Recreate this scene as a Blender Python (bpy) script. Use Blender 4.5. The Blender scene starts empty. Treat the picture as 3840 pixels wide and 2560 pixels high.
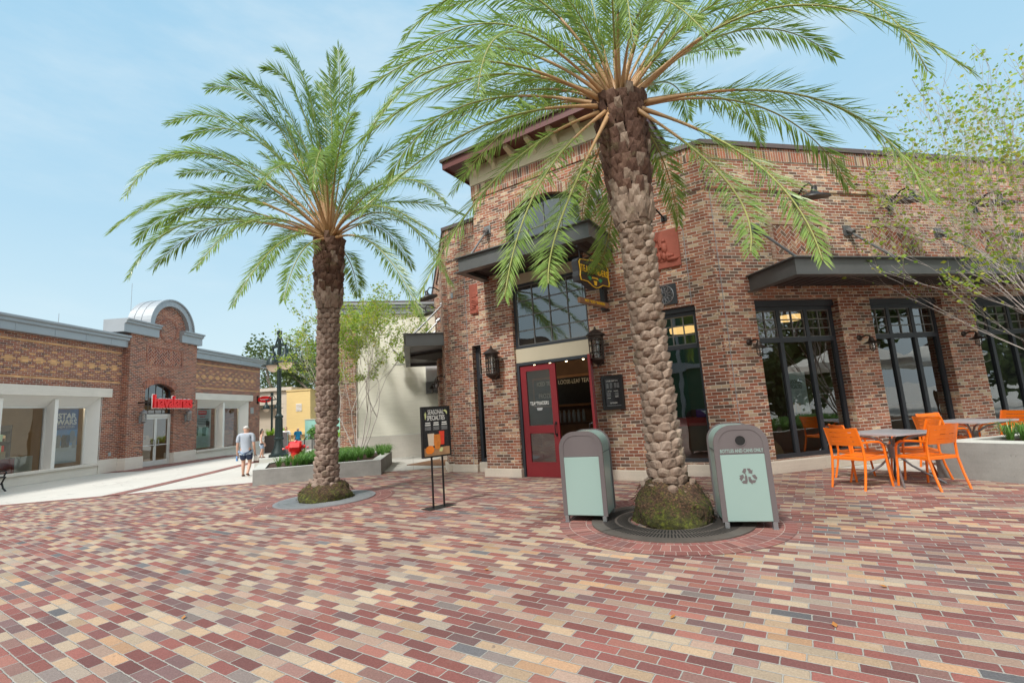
import bpy, math, random
import numpy as np
from mathutils import Matrix, Vector
random.seed(7)
R_ = math.radians
sc = bpy.context.scene
COL = sc.collection
# ------------------------------------------------------------------ camera, world, sun, exposure
cam_d = bpy.data.cameras.new("camera"); cam = bpy.data.objects.new("camera", cam_d); COL.objects.link(cam)
cam_d.sensor_width = 36; cam_d.lens = 16.5; cam_d.clip_start = 0.05; cam_d.clip_end = 2000
_up = Vector((-799, 12080, 1760)).normalized(); _fw = Vector((0, 0, 1))
_Y = (_fw - _up * _fw.dot(_up)).normalized(); _X = _Y.cross(_up)
if _X.x < 0: _X = -_X
_M = Matrix((_X, _Y, _up))
_c = Matrix((_M @ Vector((1, 0, 0)), _M @ Vector((0, 1, 0)), -(_M @ Vector((0, 0, 1))))).transposed().to_4x4()
_c.translation = (0, 0, 1.55)
cam.matrix_world = _c
sc.camera = cam
SUN_EL, SUN_AZ = 52, 215            # azimuth clockwise from +Y: the light comes from behind the camera's left
sd = bpy.data.lights.new("sun", 'SUN'); sun = bpy.data.objects.new("sun", sd); COL.objects.link(sun)
sd.energy = 2.4; sd.angle = R_(9); sd.color = (1, .965, .91)
_sv = Vector((math.sin(R_(SUN_AZ)) * math.cos(R_(SUN_EL)), math.cos(R_(SUN_AZ)) * math.cos(R_(SUN_EL)), math.sin(R_(SUN_EL))))
sun.rotation_euler = _sv.to_track_quat('Z', 'Y').to_euler(); sun.location = _sv * 60
sc.view_settings.view_transform = 'Standard'; sc.view_settings.look = 'None'
sc.view_settings.exposure = 0.72; sc.view_settings.gamma = 1.0
sc.cycles.max_bounces = 6; sc.cycles.transparent_max_bounces = 12; sc.cycles.use_denoising = True
sc.cycles.caustics_reflective = False; sc.cycles.caustics_refractive = False

class N:      # tiny expression builder for shader maths
    t = None
    def __init__(s, k): s.k = k
    @staticmethod
    def m(op, *a, clamp=False):
        n = N.t.nodes.new("ShaderNodeMath"); n.operation = op; n.use_clamp = clamp
        for i, v in enumerate(a):
            if isinstance(v, N): N.t.links.new(v.k, n.inputs[i])
            else: n.inputs[i].default_value = v
        return N(n.outputs[0])
    def __add__(s, o): return N.m('ADD', s, o)
    def __radd__(s, o): return N.m('ADD', s, o)
    def __sub__(s, o): return N.m('SUBTRACT', s, o)
    def __rsub__(s, o): return N.m('SUBTRACT', o, s)
    def __mul__(s, o): return N.m('MULTIPLY', s, o)
    def __rmul__(s, o): return N.m('MULTIPLY', s, o)
    def __truediv__(s, o): return N.m('DIVIDE', s, o)
def floor(a): return N.m('FLOOR', a)
def frac(a): return N.m('FRACT', a)
def fmod(a, b): return N.m('FLOORED_MODULO', a, b)
def gt(a, b): return N.m('GREATER_THAN', a, b)
def lt(a, b): return N.m('LESS_THAN', a, b)
def nmin(a, b): return N.m('MINIMUM', a, b)
def nmax(a, b): return N.m('MAXIMUM', a, b)
def step(a, lo, hi):
    n = N.t.nodes.new("ShaderNodeMapRange"); n.interpolation_type = 'SMOOTHSTEP'
    N.t.links.new(a.k, n.inputs[0]); n.inputs[1].default_value = lo; n.inputs[2].default_value = hi
    return N(n.outputs[0])
def vec(x, y, z=0.):
    n = N.t.nodes.new("ShaderNodeCombineXYZ")
    for i, v in enumerate((x, y, z)):
        if isinstance(v, N): N.t.links.new(v.k, n.inputs[i])
        else: n.inputs[i].default_value = v
    return N(n.outputs[0])
def sep(v):
    n = N.t.nodes.new("ShaderNodeSeparateXYZ"); N.t.links.new(v.k, n.inputs[0]); return [N(o) for o in n.outputs]
def noise(v, scale, detail=3, rough=.55, col=False):
    n = N.t.nodes.new("ShaderNodeTexNoise"); n.inputs['Scale'].default_value = scale
    n.inputs['Detail'].default_value = detail; n.inputs['Roughness'].default_value = rough
    if v is not None: N.t.links.new(v.k, n.inputs['Vector'])
    return N(n.outputs[1 if col else 0])
def white(v):
    n = N.t.nodes.new("ShaderNodeTexWhiteNoise"); n.noise_dimensions = '3D'; N.t.links.new(v.k, n.inputs['Vector']); return N(n.outputs[0])
def ramp(f, stops, const=False):
    n = N.t.nodes.new("ShaderNodeValToRGB"); cr = n.color_ramp
    cr.interpolation = 'CONSTANT' if const else 'LINEAR'
    while len(cr.elements) < len(stops): cr.elements.new(.5)
    for e, (p, c) in zip(cr.elements, stops): e.position = p; e.color = (*c, 1)
    N.t.links.new(f.k, n.inputs[0]); return N(n.outputs[0])
def mixc(f, a, b, mode='MIX'):
    n = N.t.nodes.new("ShaderNodeMix"); n.data_type = 'RGBA'; n.blend_type = mode
    for i, v in ((0, f), (6, a), (7, b)):
        if isinstance(v, N): N.t.links.new(v.k, n.inputs[i])
        elif i == 0: n.inputs[0].default_value = v
        else: n.inputs[i].default_value = (*v, 1)
    return N(n.outputs[2])
def texco(which='UV'):
    n = N.t.nodes.new("ShaderNodeTexCoord"); return N(n.outputs[which])
def geopos():
    n = N.t.nodes.new("ShaderNodeNewGeometry"); return N(n.outputs['Position'])
def scl(c, f):      # colour times a value
    n = N.t.nodes.new("ShaderNodeVectorMath"); n.operation = 'SCALE'
    if isinstance(c, N): N.t.links.new(c.k, n.inputs[0])
    else: n.inputs[0].default_value = c
    if isinstance(f, N): N.t.links.new(f.k, n.inputs['Scale'])
    else: n.inputs['Scale'].default_value = f
    return N(n.outputs[0])

W = bpy.data.worlds.new("World"); sc.world = W; W.use_nodes = True
N.t = W.node_tree; N.t.nodes.clear()
_dir = texco('Generated'); _dx, _dy, _dz = sep(_dir)
_sky = N.t.nodes.new("ShaderNodeTexSky"); _sky.sky_type = 'NISHITA'; _sky.sun_disc = False
_sky.sun_elevation = R_(SUN_EL); _sky.sun_rotation = R_(SUN_AZ); _sky.air_density = 1.2; _sky.dust_density = 2.5; _sky.ozone_density = 1.5
_grad = ramp(nmax(_dz, 0.), [(0, (.66, .76, .80)), (.16, (.53, .70, .78)), (.34, (.40, .61, .75)), (.62, (.32, .555, .73)), (1, (.30, .53, .71))])
_cl = noise(vec(_dx, _dy, _dz * 3.2), 2.1, 6, .6)
_wisp = step(_cl, .40, .78) * .62 * step(_dz, .0, .3)
_bg = mixc(_wisp, _grad, (.62, .74, .80))
# unseen bright cloud bank, added behind the camera and overhead to light the scene
_fill_bank = step(noise(vec(_dx, _dy, _dz), 1.6, 5, .6) * .35 - _dy * .6 + _dz * .55, .42, .95)
_bg = mixc(_fill_bank, _bg, (1.35, 1.34, 1.30))
_mix = N.t.nodes.new("ShaderNodeMix"); _mix.data_type = 'RGBA'; _mix.inputs[0].default_value = .12
N.t.links.new(_bg.k, _mix.inputs[6]); N.t.links.new(scl(N(_sky.outputs[0]), .10).k, _mix.inputs[7])
_b = N.t.nodes.new("ShaderNodeBackground"); _b.inputs[1].default_value = .78
_o = N.t.nodes.new("ShaderNodeOutputWorld")
N.t.links.new(_mix.outputs[2], _b.inputs[0]); N.t.links.new(_b.outputs[0], _o.inputs[0])

# ------------------------------------------------------------------ materials
MATS = {}
def newmat(name):
    m = bpy.data.materials.new(name); m.use_nodes = True; N.t = m.node_tree; N.t.nodes.clear()
    p = N.t.nodes.new("ShaderNodeBsdfPrincipled"); o = N.t.nodes.new("ShaderNodeOutputMaterial")
    N.t.links.new(p.outputs[0], o.inputs[0]); MATS[name] = m
    return m, p, o
def setp(p, **k):
    for a, v in k.items():
        i = p.inputs[a.replace('_', ' ')]
        if isinstance(v, N): N.t.links.new(v.k, i)
        elif isinstance(v, tuple): i.default_value = (*v, 1)
        else: i.default_value = v
def bump(p, h, dist=.01, strength=.6):
    b = N.t.nodes.new("ShaderNodeBump"); b.inputs['Distance'].default_value = dist; b.inputs['Strength'].default_value = strength
    N.t.links.new(h.k, b.inputs['Height']); N.t.links.new(b.outputs[0], p.inputs['Normal'])
def plain(name, col, rough=.5, metal=0., var=.12, scale=6, bmp=0., spec=.5, coat=0.):
    m, p, o = newmat(name); q = geopos(); n1 = noise(q, scale, 4); n2 = noise(q, scale * 9, 2)
    f = n1 * .7 + n2 * .3
    setp(p, Base_Color=scl(tuple(col), f * (var * 2.6) + (1 - var * 1.3)), Roughness=nmin(n2 * .2 + (rough - .1), 1.), Metallic=metal)
    p.inputs['Specular IOR Level'].default_value = spec; p.inputs['Coat Weight'].default_value = coat
    if bmp: bump(p, n1 * .5 + n2 * .5, bmp, .7)
    return m
def glow(name, col, s):
    m, p, o = newmat(name); setp(p, Base_Color=tuple(col), Emission_Color=tuple(col), Emission_Strength=s, Roughness=.4); return m
def brick_mat(name, bw, bh, mw, pal, mortar, kind='run', smear=0., smearcol=(.72, .55, .36), bmp=.006, coord='UV', rough=.85, rot=0., big=.16, wob=.0025, grimez=False):
    m, p, o = newmat(name); co = texco('UV') if coord == 'UV' else geopos()
    u, v, w_ = sep(co)
    if rot:
        c_, s_ = math.cos(rot), math.sin(rot); u, v = u * c_ + v * s_, v * c_ - u * s_
    base = vec(u, v, 0.)
    nn = noise(base, 22, 3) - .5; n3 = noise(base, 75, 2)
    u = u + nn * wob * 2; v = v + (noise(vec(v, u, 3.), 19, 2) - .5) * wob * 2
    if kind == 'herring':
        g = bh; a = u / g; b = v / g; i = floor(a); j = floor(b); k = fmod(i - j, 4.)
        h1 = lt(k, .5); h2 = gt(k, .5) * lt(k, 1.5); v2 = gt(k, 1.5) * lt(k, 2.5); v1 = gt(k, 2.5)
        hor = h1 + h2; fa = frac(a); fb = frac(b)
        lx = fa + h2; ly = fb + v2
        dx = nmin(lx, hor + 1. - lx) * g; dy = nmin(ly, 2. - hor - ly) * g
        idn = vec(i - h2, j - v2, 1.)
    else:
        row = floor(v / bh); off = 0. if kind == 'stack' else fmod(row, 2.) * .5
        if kind == 'pave': off = off + (white(vec(row, 3., 5.)) - .5) * .16
        uu = u / bw + off; colm = floor(uu)
        fx = frac(uu); fy = frac(v / bh)
        dx = nmin(fx, 1. - fx) * bw; dy = nmin(fy, 1. - fy) * bh
        idn = vec(colm, row, 1.)
    d = nmin(dx, dy) + (n3 - .5) * wob
    rd = N.m('SQRT', nmax(0., mw * 1.6 - dx) * nmax(0., mw * 1.6 - dx) + nmax(0., mw * 1.6 - dy) * nmax(0., mw * 1.6 - dy))
    d = nmin(d, mw * 1.75 - rd)
    mask = step(d, mw * .35, mw * .62)
    r = white(idn); r2 = white(idn + 7.3) if False else white(vec(r, 2.7, 9.1))
    c = ramp(r, pal, True)
    c = scl(c, r2 * .36 + .82)
    if smear:
        sm = step(noise(vec(u * .8, v * 2.2, r * 40.), 17, 4, .65) + r2 * .28, .72, .80) * step(white(vec(r2, r, 4.)), 1 - smear, 1 - smear + .02)
        c = mixc(sm * .8, c, smearcol)
    c = scl(c, n3 * .5 + .76)
    c = scl(c, noise(vec(u, v, 7.), 1.1, 4) * (big * 2.6) + (1 - big * 1.3))
    if kind == 'pave':
        gp = geopos(); st = step(noise(gp, .55, 5, .6), .50, .72); c = mixc(st * .16, c, (.42, .36, .32))
        sp = step(noise(gp, 9., 2), .735, .75); c = mixc(sp * .55, c, (.12, .10, .095)); bl = noise(gp, 95, 2); c = scl(c, bl * .5 + .75)
        hv = step(noise(gp, 3.1, 4, .6), .60, .80); c = mixc(hv * .18, c, (.60, .56, .50))
    if name.startswith('brick'):
        q2 = geopos(); gx, gy, gz = sep(q2); stk = step(noise(vec(gx * 1.0, gy * 1.0, gz * .12), 3.2, 4, .6), .50, .78); c = mixc(stk * .28, c, (.16, .11, .085))
        lowd = step(noise(vec(gx, gy, gz * .5), 2.6, 4) * .9 - gz * .9, -.05, .42); c = mixc(lowd * .35, c, (.13, .10, .08))
        pale_ = step(noise(q2, .8, 5, .65), .54, .74); c = mixc(pale_ * .10, c, (.52, .42, .30))
    mc = scl(tuple(mortar), noise(base, 5, 4) * .5 + .75)
    setp(p, Base_Color=mixc(mask, mc, c), Roughness=rough); p.inputs['Specular IOR Level'].default_value = .3
    bump(p, mask + n3 * .35 + nn * .2, bmp, .8)
    return m
RB = [(0, (.320, .118, .066)), (.17, (.262, .090, .054)), (.34, (.350, .150, .090)), (.50, (.205, .086, .058)), (.60, (.300, .140, .092)), (.70, (.130, .078, .058)), (.80, (.380, .215, .132)), (.87, (.170, .108, .078)), (.925, (.44, .33, .22))]
brick_mat('brick', .198, .0655, .0122, RB, (.54, .49, .42), smear=.42)
brick_mat('brick_soldier', .0655, .24, .0105, RB, (.54, .49, .42), kind='stack', smear=.15)
brick_mat('brick_herring', .2, .078, .010, RB, (.54, .49, .42), kind='herring', rot=R_(45), smear=.15)
brick_mat('brick_trim', .213, .0735, .010, [(0, (.42, .27, .19)), (.3, (.36, .22, .15)), (.6, (.30, .17, .12)), (.8, (.45, .30, .2))], (.50, .44, .37), smear=.1)
DB = [(0, (.270, .090, .055)), (.25, (.210, .072, .048)), (.5, (.310, .108, .062)), (.7, (.155, .068, .052)), (.85, (.34, .145, .085))]
brick_mat('brick_dark', .225, .078, .0125, DB, (.50, .45, .39), bmp=.006)
brick_mat('brick_dark_soldier', .08, .26, .011, DB, (.42, .30, .26), kind='stack')
brick_mat('brick_dark_herring', .2, .12, .014, DB, (.50, .42, .37), kind='herring', rot=R_(45))
brick_mat('brick_tan', .225, .078, .008, [(0, (.62, .36, .17)), (.5, (.55, .31, .15))], (.5, .36, .22))
PV = [(0, (.200, .076, .066)), (.14, (.240, .090, .075)), (.25, (.165, .070, .064)), (.36, (.28, .120, .095)), (.44, (.24, .135, .115)), (.52, (.165, .098, .094)), (.59, (.32, .220, .17)), (.69, (.395, .28, .185)), (.80, (.375, .292, .21)), (.895, (.41, .25, .15)), (.93, (.31, .25, .20)), (.96, (.205, .165, .15)), (.985, (.13, .125, .13))]
brick_mat('paving_brick', .252, .0985, .0095, PV, (.32, .30, .27), kind='pave', coord='POS', rot=R_(-32.5), bmp=.007, rough=.72, wob=.0045, big=.12)
RG = [(0, (.235, .092, .08)), (.3, (.20, .085, .075)), (.55, (.265, .12, .10)), (.8, (.175, .09, .085))]
brick_mat('paver_ring', .105, .215, .007, RG, (.42, .33, .29), kind='run', coord='UV', bmp=.005, rough=.72)
brick_mat('paver_border', .11, .24, .008, RG, (.40, .32, .28), kind='stack', bmp=.005, rough=.72)
def concrete(name, col, lines=0., scale=1.4, stain=.3, bmp=.004):
    m, p, o = newmat(name); q = geopos(); u, v, w_ = sep(q)
    a = noise(q, scale, 6, .65); b = noise(q, 60, 3); c = noise(vec(u * .6, v * .6, w_ * 9.), 2.2, 4)
    pit = step(noise(q, 24, 2), .70, .76)
    f = (a * stain * 1.6 + (1 - stain * .8)) * (b * .25 + .87) * (c * .24 + .88)
    cc = scl(tuple(col), f); cc = mixc(pit * .5, cc, tuple(x * .45 for x in col))
    setp(p, Base_Color=cc, Roughness=.85); p.inputs['Specular IOR Level'].default_value = .3; bump(p, b * .6 + a - pit * .6, bmp, .6); return m
def walk_mat():
    m, p, o = newmat('concrete_walk'); q = geopos(); u, v, w_ = sep(q); c_, s_ = math.cos(R_(12.5)), math.sin(R_(12.5)); ru, rv = u * c_ + v * s_, v * c_ - u * s_
    ju = N.m('ABSOLUTE', frac(ru / 3.2) - .5); jv = N.m('ABSOLUTE', frac(rv / 2.6) - .5); jn = nmax(step(ju, .4965, .4985), step(jv, .496, .498))
    a_ = noise(q, .45, 6, .65); b_ = noise(q, 70, 2); f = (a_ * .34 + .84) * (b_ * .22 + .89)
    cc = scl((.53, .51, .465), f); st = step(noise(q, 1.3, 5, .7), .60, .74); cc = mixc(st * .22, cc, (.36, .33, .29)); cc = mixc(jn * .55, cc, (.24, .22, .20))
    cr = step(N.m('ABSOLUTE', noise(q, .35, 3, .5) - .5), .004, .0005); cc = mixc(cr * .35, cc, (.25, .23, .21)); sp = step(noise(q, 45, 2), .66, .70); cc = mixc(sp * .35, cc, (.30, .27, .23))
    setp(p, Base_Color=cc, Roughness=.85); bump(p, b_ - jn, .004, .6)
walk_mat()
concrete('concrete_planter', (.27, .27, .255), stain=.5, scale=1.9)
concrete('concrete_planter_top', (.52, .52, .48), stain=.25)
concrete('cast_stone', (.56, .50, .42), stain=.30)
concrete('cast_stone_white', (.66, .62, .56), stain=.16)
concrete('stucco', (.80, .78, .68), stain=.12, scale=.7)
concrete('stucco_tan', (.50, .43, .34), stain=.12)
concrete('stucco_yellow', (.72, .53, .24), stain=.1)
plain('white_paint', (.74, .73, .70), .5, var=.04)
plain('cream_paint', (.60, .53, .37), .55, var=.05, scale=2)
plain('beige_panel', (.47, .42, .31), .5, var=.06, scale=2)
plain('maroon_paint', (.125, .040, .036), .45, var=.08)
plain('door_red', (.20, .016, .022), .32, var=.06, coat=.2)
plain('canopy_metal', (.125, .128, .128), .42, metal=.35, var=.22, scale=1.6)
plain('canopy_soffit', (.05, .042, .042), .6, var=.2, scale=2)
plain('coping_metal', (.105, .080, .075), .5, metal=.2, var=.12)
plain('zinc', (.33, .36, .385), .45, metal=.3, var=.12, scale=1.2)
plain('window_frame', (.030, .035, .043), .42, var=.1)
plain('muntin', (.15, .145, .135), .45, var=.1)
plain('black_metal', (.018, .017, .017), .42, metal=.3, var=.15)
plain('bronze_dark', (.050, .036, .030), .42, metal=.6, var=.25, scale=14)
plain('steel', (.30, .31, .32), .35, metal=.7, var=.1)
plain('alu_white', (.60, .61, .60), .4, metal=.2, var=.05)
plain('grate_iron', (.125, .108, .095), .6, metal=.35, var=.3, scale=9, bmp=.002)
plain('grate_iron_pale', (.27, .27, .28), .55, metal=.35, var=.2, scale=9, bmp=.002)
plain('slot_black', (.008, .008, .008), .8)
plain('bin_teal', (.265, .375, .345), .36, var=.02, scale=1.2, coat=.2)
plain('bin_grey', (.125, .108, .110), .42, var=.08, scale=3, coat=.1)
plain('chair_orange', (.90, .19, .010), .34, var=.10, coat=.25)
plain('table_grey', (.55, .55, .58), .4, metal=.35, var=.1)
plain('terracotta', (.31, .080, .048), .7, var=.22, scale=12, bmp=.01)
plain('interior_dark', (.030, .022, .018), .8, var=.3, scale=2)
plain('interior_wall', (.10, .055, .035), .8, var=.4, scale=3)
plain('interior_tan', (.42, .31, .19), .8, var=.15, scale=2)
plain('wood_counter', (.22, .105, .05), .5, var=.35, scale=5)
plain('sign_wood', (.050, .024, .014), .55, var=.45, scale=20)
plain('sign_yellow', (.88, .52, .02), .4, var=.03)
plain('sign_green', (.03, .28, .09), .5)
plain('chalk', (.70, .70, .66), .8, var=.06)
plain('chalk_dim', (.36, .37, .37), .8, var=.1)
plain('poster_black', (.014, .014, .016), .3, var=.1)
plain('poster_blue', (.07, .13, .34), .35, var=.25, scale=2)
plain('poster_sky', (.14, .34, .68), .35, var=.3, scale=2)
plain('poster_snow', (.48, .56, .60), .4, var=.1)
plain('poster_pale', (.50, .60, .62), .4, var=.1)
plain('poster_grey', (.30, .32, .33), .6, var=.4, scale=20)
plain('poster_dark', (.05, .05, .055), .6, var=.3, scale=20)
plain('red_sign', (.82, .012, .016), .35, var=.03)
plain('white_sign', (.85, .85, .85), .4, var=.03)
plain('hydrant_red', (.62, .015, .014), .35, var=.1, coat=.3)
plain('post_green', (.018, .032, .032), .45, metal=.4, var=.2)
plain('soil', (.060, .032, .020), .95, var=.5, scale=25, bmp=.02)
plain('skin', (.56, .33, .24), .6, var=.05)
plain('shirt_blue', (.40, .45, .52), .85, var=.12, scale=25)
plain('shorts_navy', (.035, .05, .10), .85)
plain('shorts_light', (.30, .40, .55), .85)
plain('shirt_white', (.78, .78, .78), .85)
plain('shirt_teal', (.01, .22, .42), .85)
plain('khaki', (.35, .27, .18), .85)
plain('olive', (.07, .085, .05), .85)
plain('hair_white', (.66, .64, .61), .7)
plain('hair_dark', (.035, .018, .014), .6)
plain('leather', (.09, .035, .025), .6)
plain('burlap', (.34, .26, .13), .9, var=.3, scale=30)
plain('pumpkin', (.80, .22, .02), .5, var=.2, scale=15)
plain('amber', (.62, .20, .03), .3, var=.4, scale=14)
plain('tea_red', (.72, .05, .02), .3, var=.2, scale=14)
plain('milk', (.66, .55, .42), .4)
plain('lime', (.62, .66, .30), .5)
plain('table_wood_print', (.42, .24, .12), .5, var=.3, scale=10)
plain('teal_board', (.30, .56, .50), .5)
plain('brown_pot', (.05, .035, .03), .6)
plain('green_clap', (.10, .22, .12), .7, var=.06)
plain('umbrella_cloth', (.78, .75, .68), .8, var=.05)
plain('purple_print', (.12, .02, .45), .4)
plain('roof_membrane', (.20, .19, .18), .9)
plain('plastic_blue', (.10, .30, .62), .3)
plain('leather_bag', (.55, .50, .45), .7)
glow('pendant_glow', (1., .60, .22), 1.1)
glow('globe_glow', (.78, .60, .46), .06)
glow('spot_glow', (1., .75, .4), 9)
def glass(name, tint, refl, rough=.0):
    m, p, o = newmat(name); N.t.nodes.remove(p)
    f = N.t.nodes.new("ShaderNodeFresnel"); f.inputs[0].default_value = 1.5
    t = N.t.nodes.new("ShaderNodeBsdfTransparent"); t.inputs[0].default_value = (*tint, 1)
    g = N.t.nodes.new("ShaderNodeBsdfGlossy"); g.inputs['Roughness'].default_value = rough; g.inputs[0].default_value = (.95, .98, 1, 1)
    wv = noise(geopos(), 1.7, 1)
    b = N.t.nodes.new("ShaderNodeBump"); b.inputs['Distance'].default_value = .012; b.inputs['Strength'].default_value = .35
    N.t.links.new(wv.k, b.inputs['Height']); N.t.links.new(b.outputs[0], g.inputs['Normal'])
    x = N.t.nodes.new("ShaderNodeMixShader"); N.t.links.new((N(f.outputs[0]) * 1.6 + refl).k, x.inputs[0])
    N.t.links.new(t.outputs[0], x.inputs[1]); N.t.links.new(g.outputs[0], x.inputs[2]); N.t.links.new(x.outputs[0], o.inputs[0]); return m
glass('glass', (.62, .66, .64), .10)
glass('glass_clear', (.86, .88, .87), .01)
glass('jar_glass', (.86, .86, .84), .05)
def leafm(name, stops, transl=.35, rough=.4, spec=.4):
    m, p, o = newmat(name); q = geopos()
    oi = N.t.nodes.new("ShaderNodeNewGeometry")
    f = noise(q, 1.3, 3) * .45 + N(oi.outputs['Random Per Island']) * .55
    c = ramp(f, stops); setp(p, Base_Color=c, Roughness=rough); p.inputs['Specular IOR Level'].default_value = spec
    t = N.t.nodes.new("ShaderNodeBsdfTranslucent"); N.t.links.new(scl(c, 1.25).k, t.inputs[0])
    x = N.t.nodes.new("ShaderNodeMixShader"); x.inputs[0].default_value = transl
    N.t.links.new(p.outputs[0], x.inputs[1]); N.t.links.new(t.outputs[0], x.inputs[2]); N.t.links.new(x.outputs[0], o.inputs[0]); return m
leafm('frond_green', [(0, (.095, .170, .034)), (.35, (.175, .285, .055)), (.65, (.25, .37, .085)), (.97, (.40, .49, .15)), (1, (.42, .33, .13))], .40, .34, .6)
leafm('oak_leaf', [(0, (.045, .075, .022)), (.5, (.085, .13, .038)), (1, (.15, .20, .06))], .3)
leafm('myrtle_leaf', [(0, (.15, .28, .04)), (.45, (.26, .40, .05)), (.72, (.42, .46, .05)), (.9, (.55, .36, .06)), (1, (.50, .20, .05))], .45)
leafm('grass_leaf', [(0, (.06, .16, .03)), (.5, (.13, .28, .06)), (1, (.30, .48, .14))], .35)
leafm('lime_leaf', [(0, (.22, .40, .02)), (1, (.42, .60, .05))], .4)
leafm('fallen', [(0, (.50, .22, .05)), (1, (.35, .14, .05))], .1)
plain('bark_pale', (.52, .46, .43), .85, var=.25, scale=12, bmp=.01)
plain('bark_grey', (.15, .12, .10), .9, var=.35, scale=8, bmp=.02)
def palm_bark(name, c0, c1, c2):
    m, p, o = newmat(name); q = geopos(); u, v, w_ = sep(q)
    st = noise(vec(u * 3., v * 3., w_ * .8), 26, 4, .65); n1 = noise(q, 9, 4)
    oi = N.t.nodes.new("ShaderNodeNewGeometry")
    c = ramp(n1 * .55 + st * .3 + N(oi.outputs['Random Per Island']) * .2, [(.25, c0), (.52, c1), (.78, c2)])
    ds = step(noise(q, 3.2, 5, .7), .56, .66)
    setp(p, Base_Color=mixc(ds * .35, c, (.12, .115, .055)), Roughness=.85); p.inputs['Specular IOR Level'].default_value = .25
    bump(p, st + n1 * .6, .012, .9); return m
palm_bark('boot_pale', (.075, .050, .038), (.29, .215, .165), (.47, .375, .305))
palm_bark('boot_grey', (.060, .043, .035), (.25, .182, .145), (.43, .335, .28))
palm_bark('boot_brown', (.030, .015, .010), (.105, .056, .040), (.22, .135, .098))
palm_bark('fibre', (.018, .010, .008), (.045, .025, .018), (.10, .055, .035))
plain('petiole', (.40, .235, .11), .5, var=.2, scale=8)
plain('rachis_green', (.26, .27, .075), .5, var=.2, scale=5)
def mossy(name):
    m, p, o = newmat(name); q = geopos(); u, v, w_ = sep(q)
    a = noise(q, 3.1, 5, .65); b = noise(q, 38, 4, .7)
    c = ramp(b * .75 + a * .25, [(.34, (.020, .011, .008)), (.48, (.075, .042, .026)), (.62, (.23, .125, .065))])
    mo = ramp(noise(q, 17, 4), [(.3, (.022, .026, .008)), (.52, (.055, .068, .010)), (.74, (.19, .225, .022))])
    f = step(a + (noise(q, 60, 2) - .5) * .6 - w_ * .50, .24, .46) * .85
    setp(p, Base_Color=mixc(f, c, mo), Roughness=.95); bump(p, b + a, .035, 1.); return m
mossy('rootball')
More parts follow.
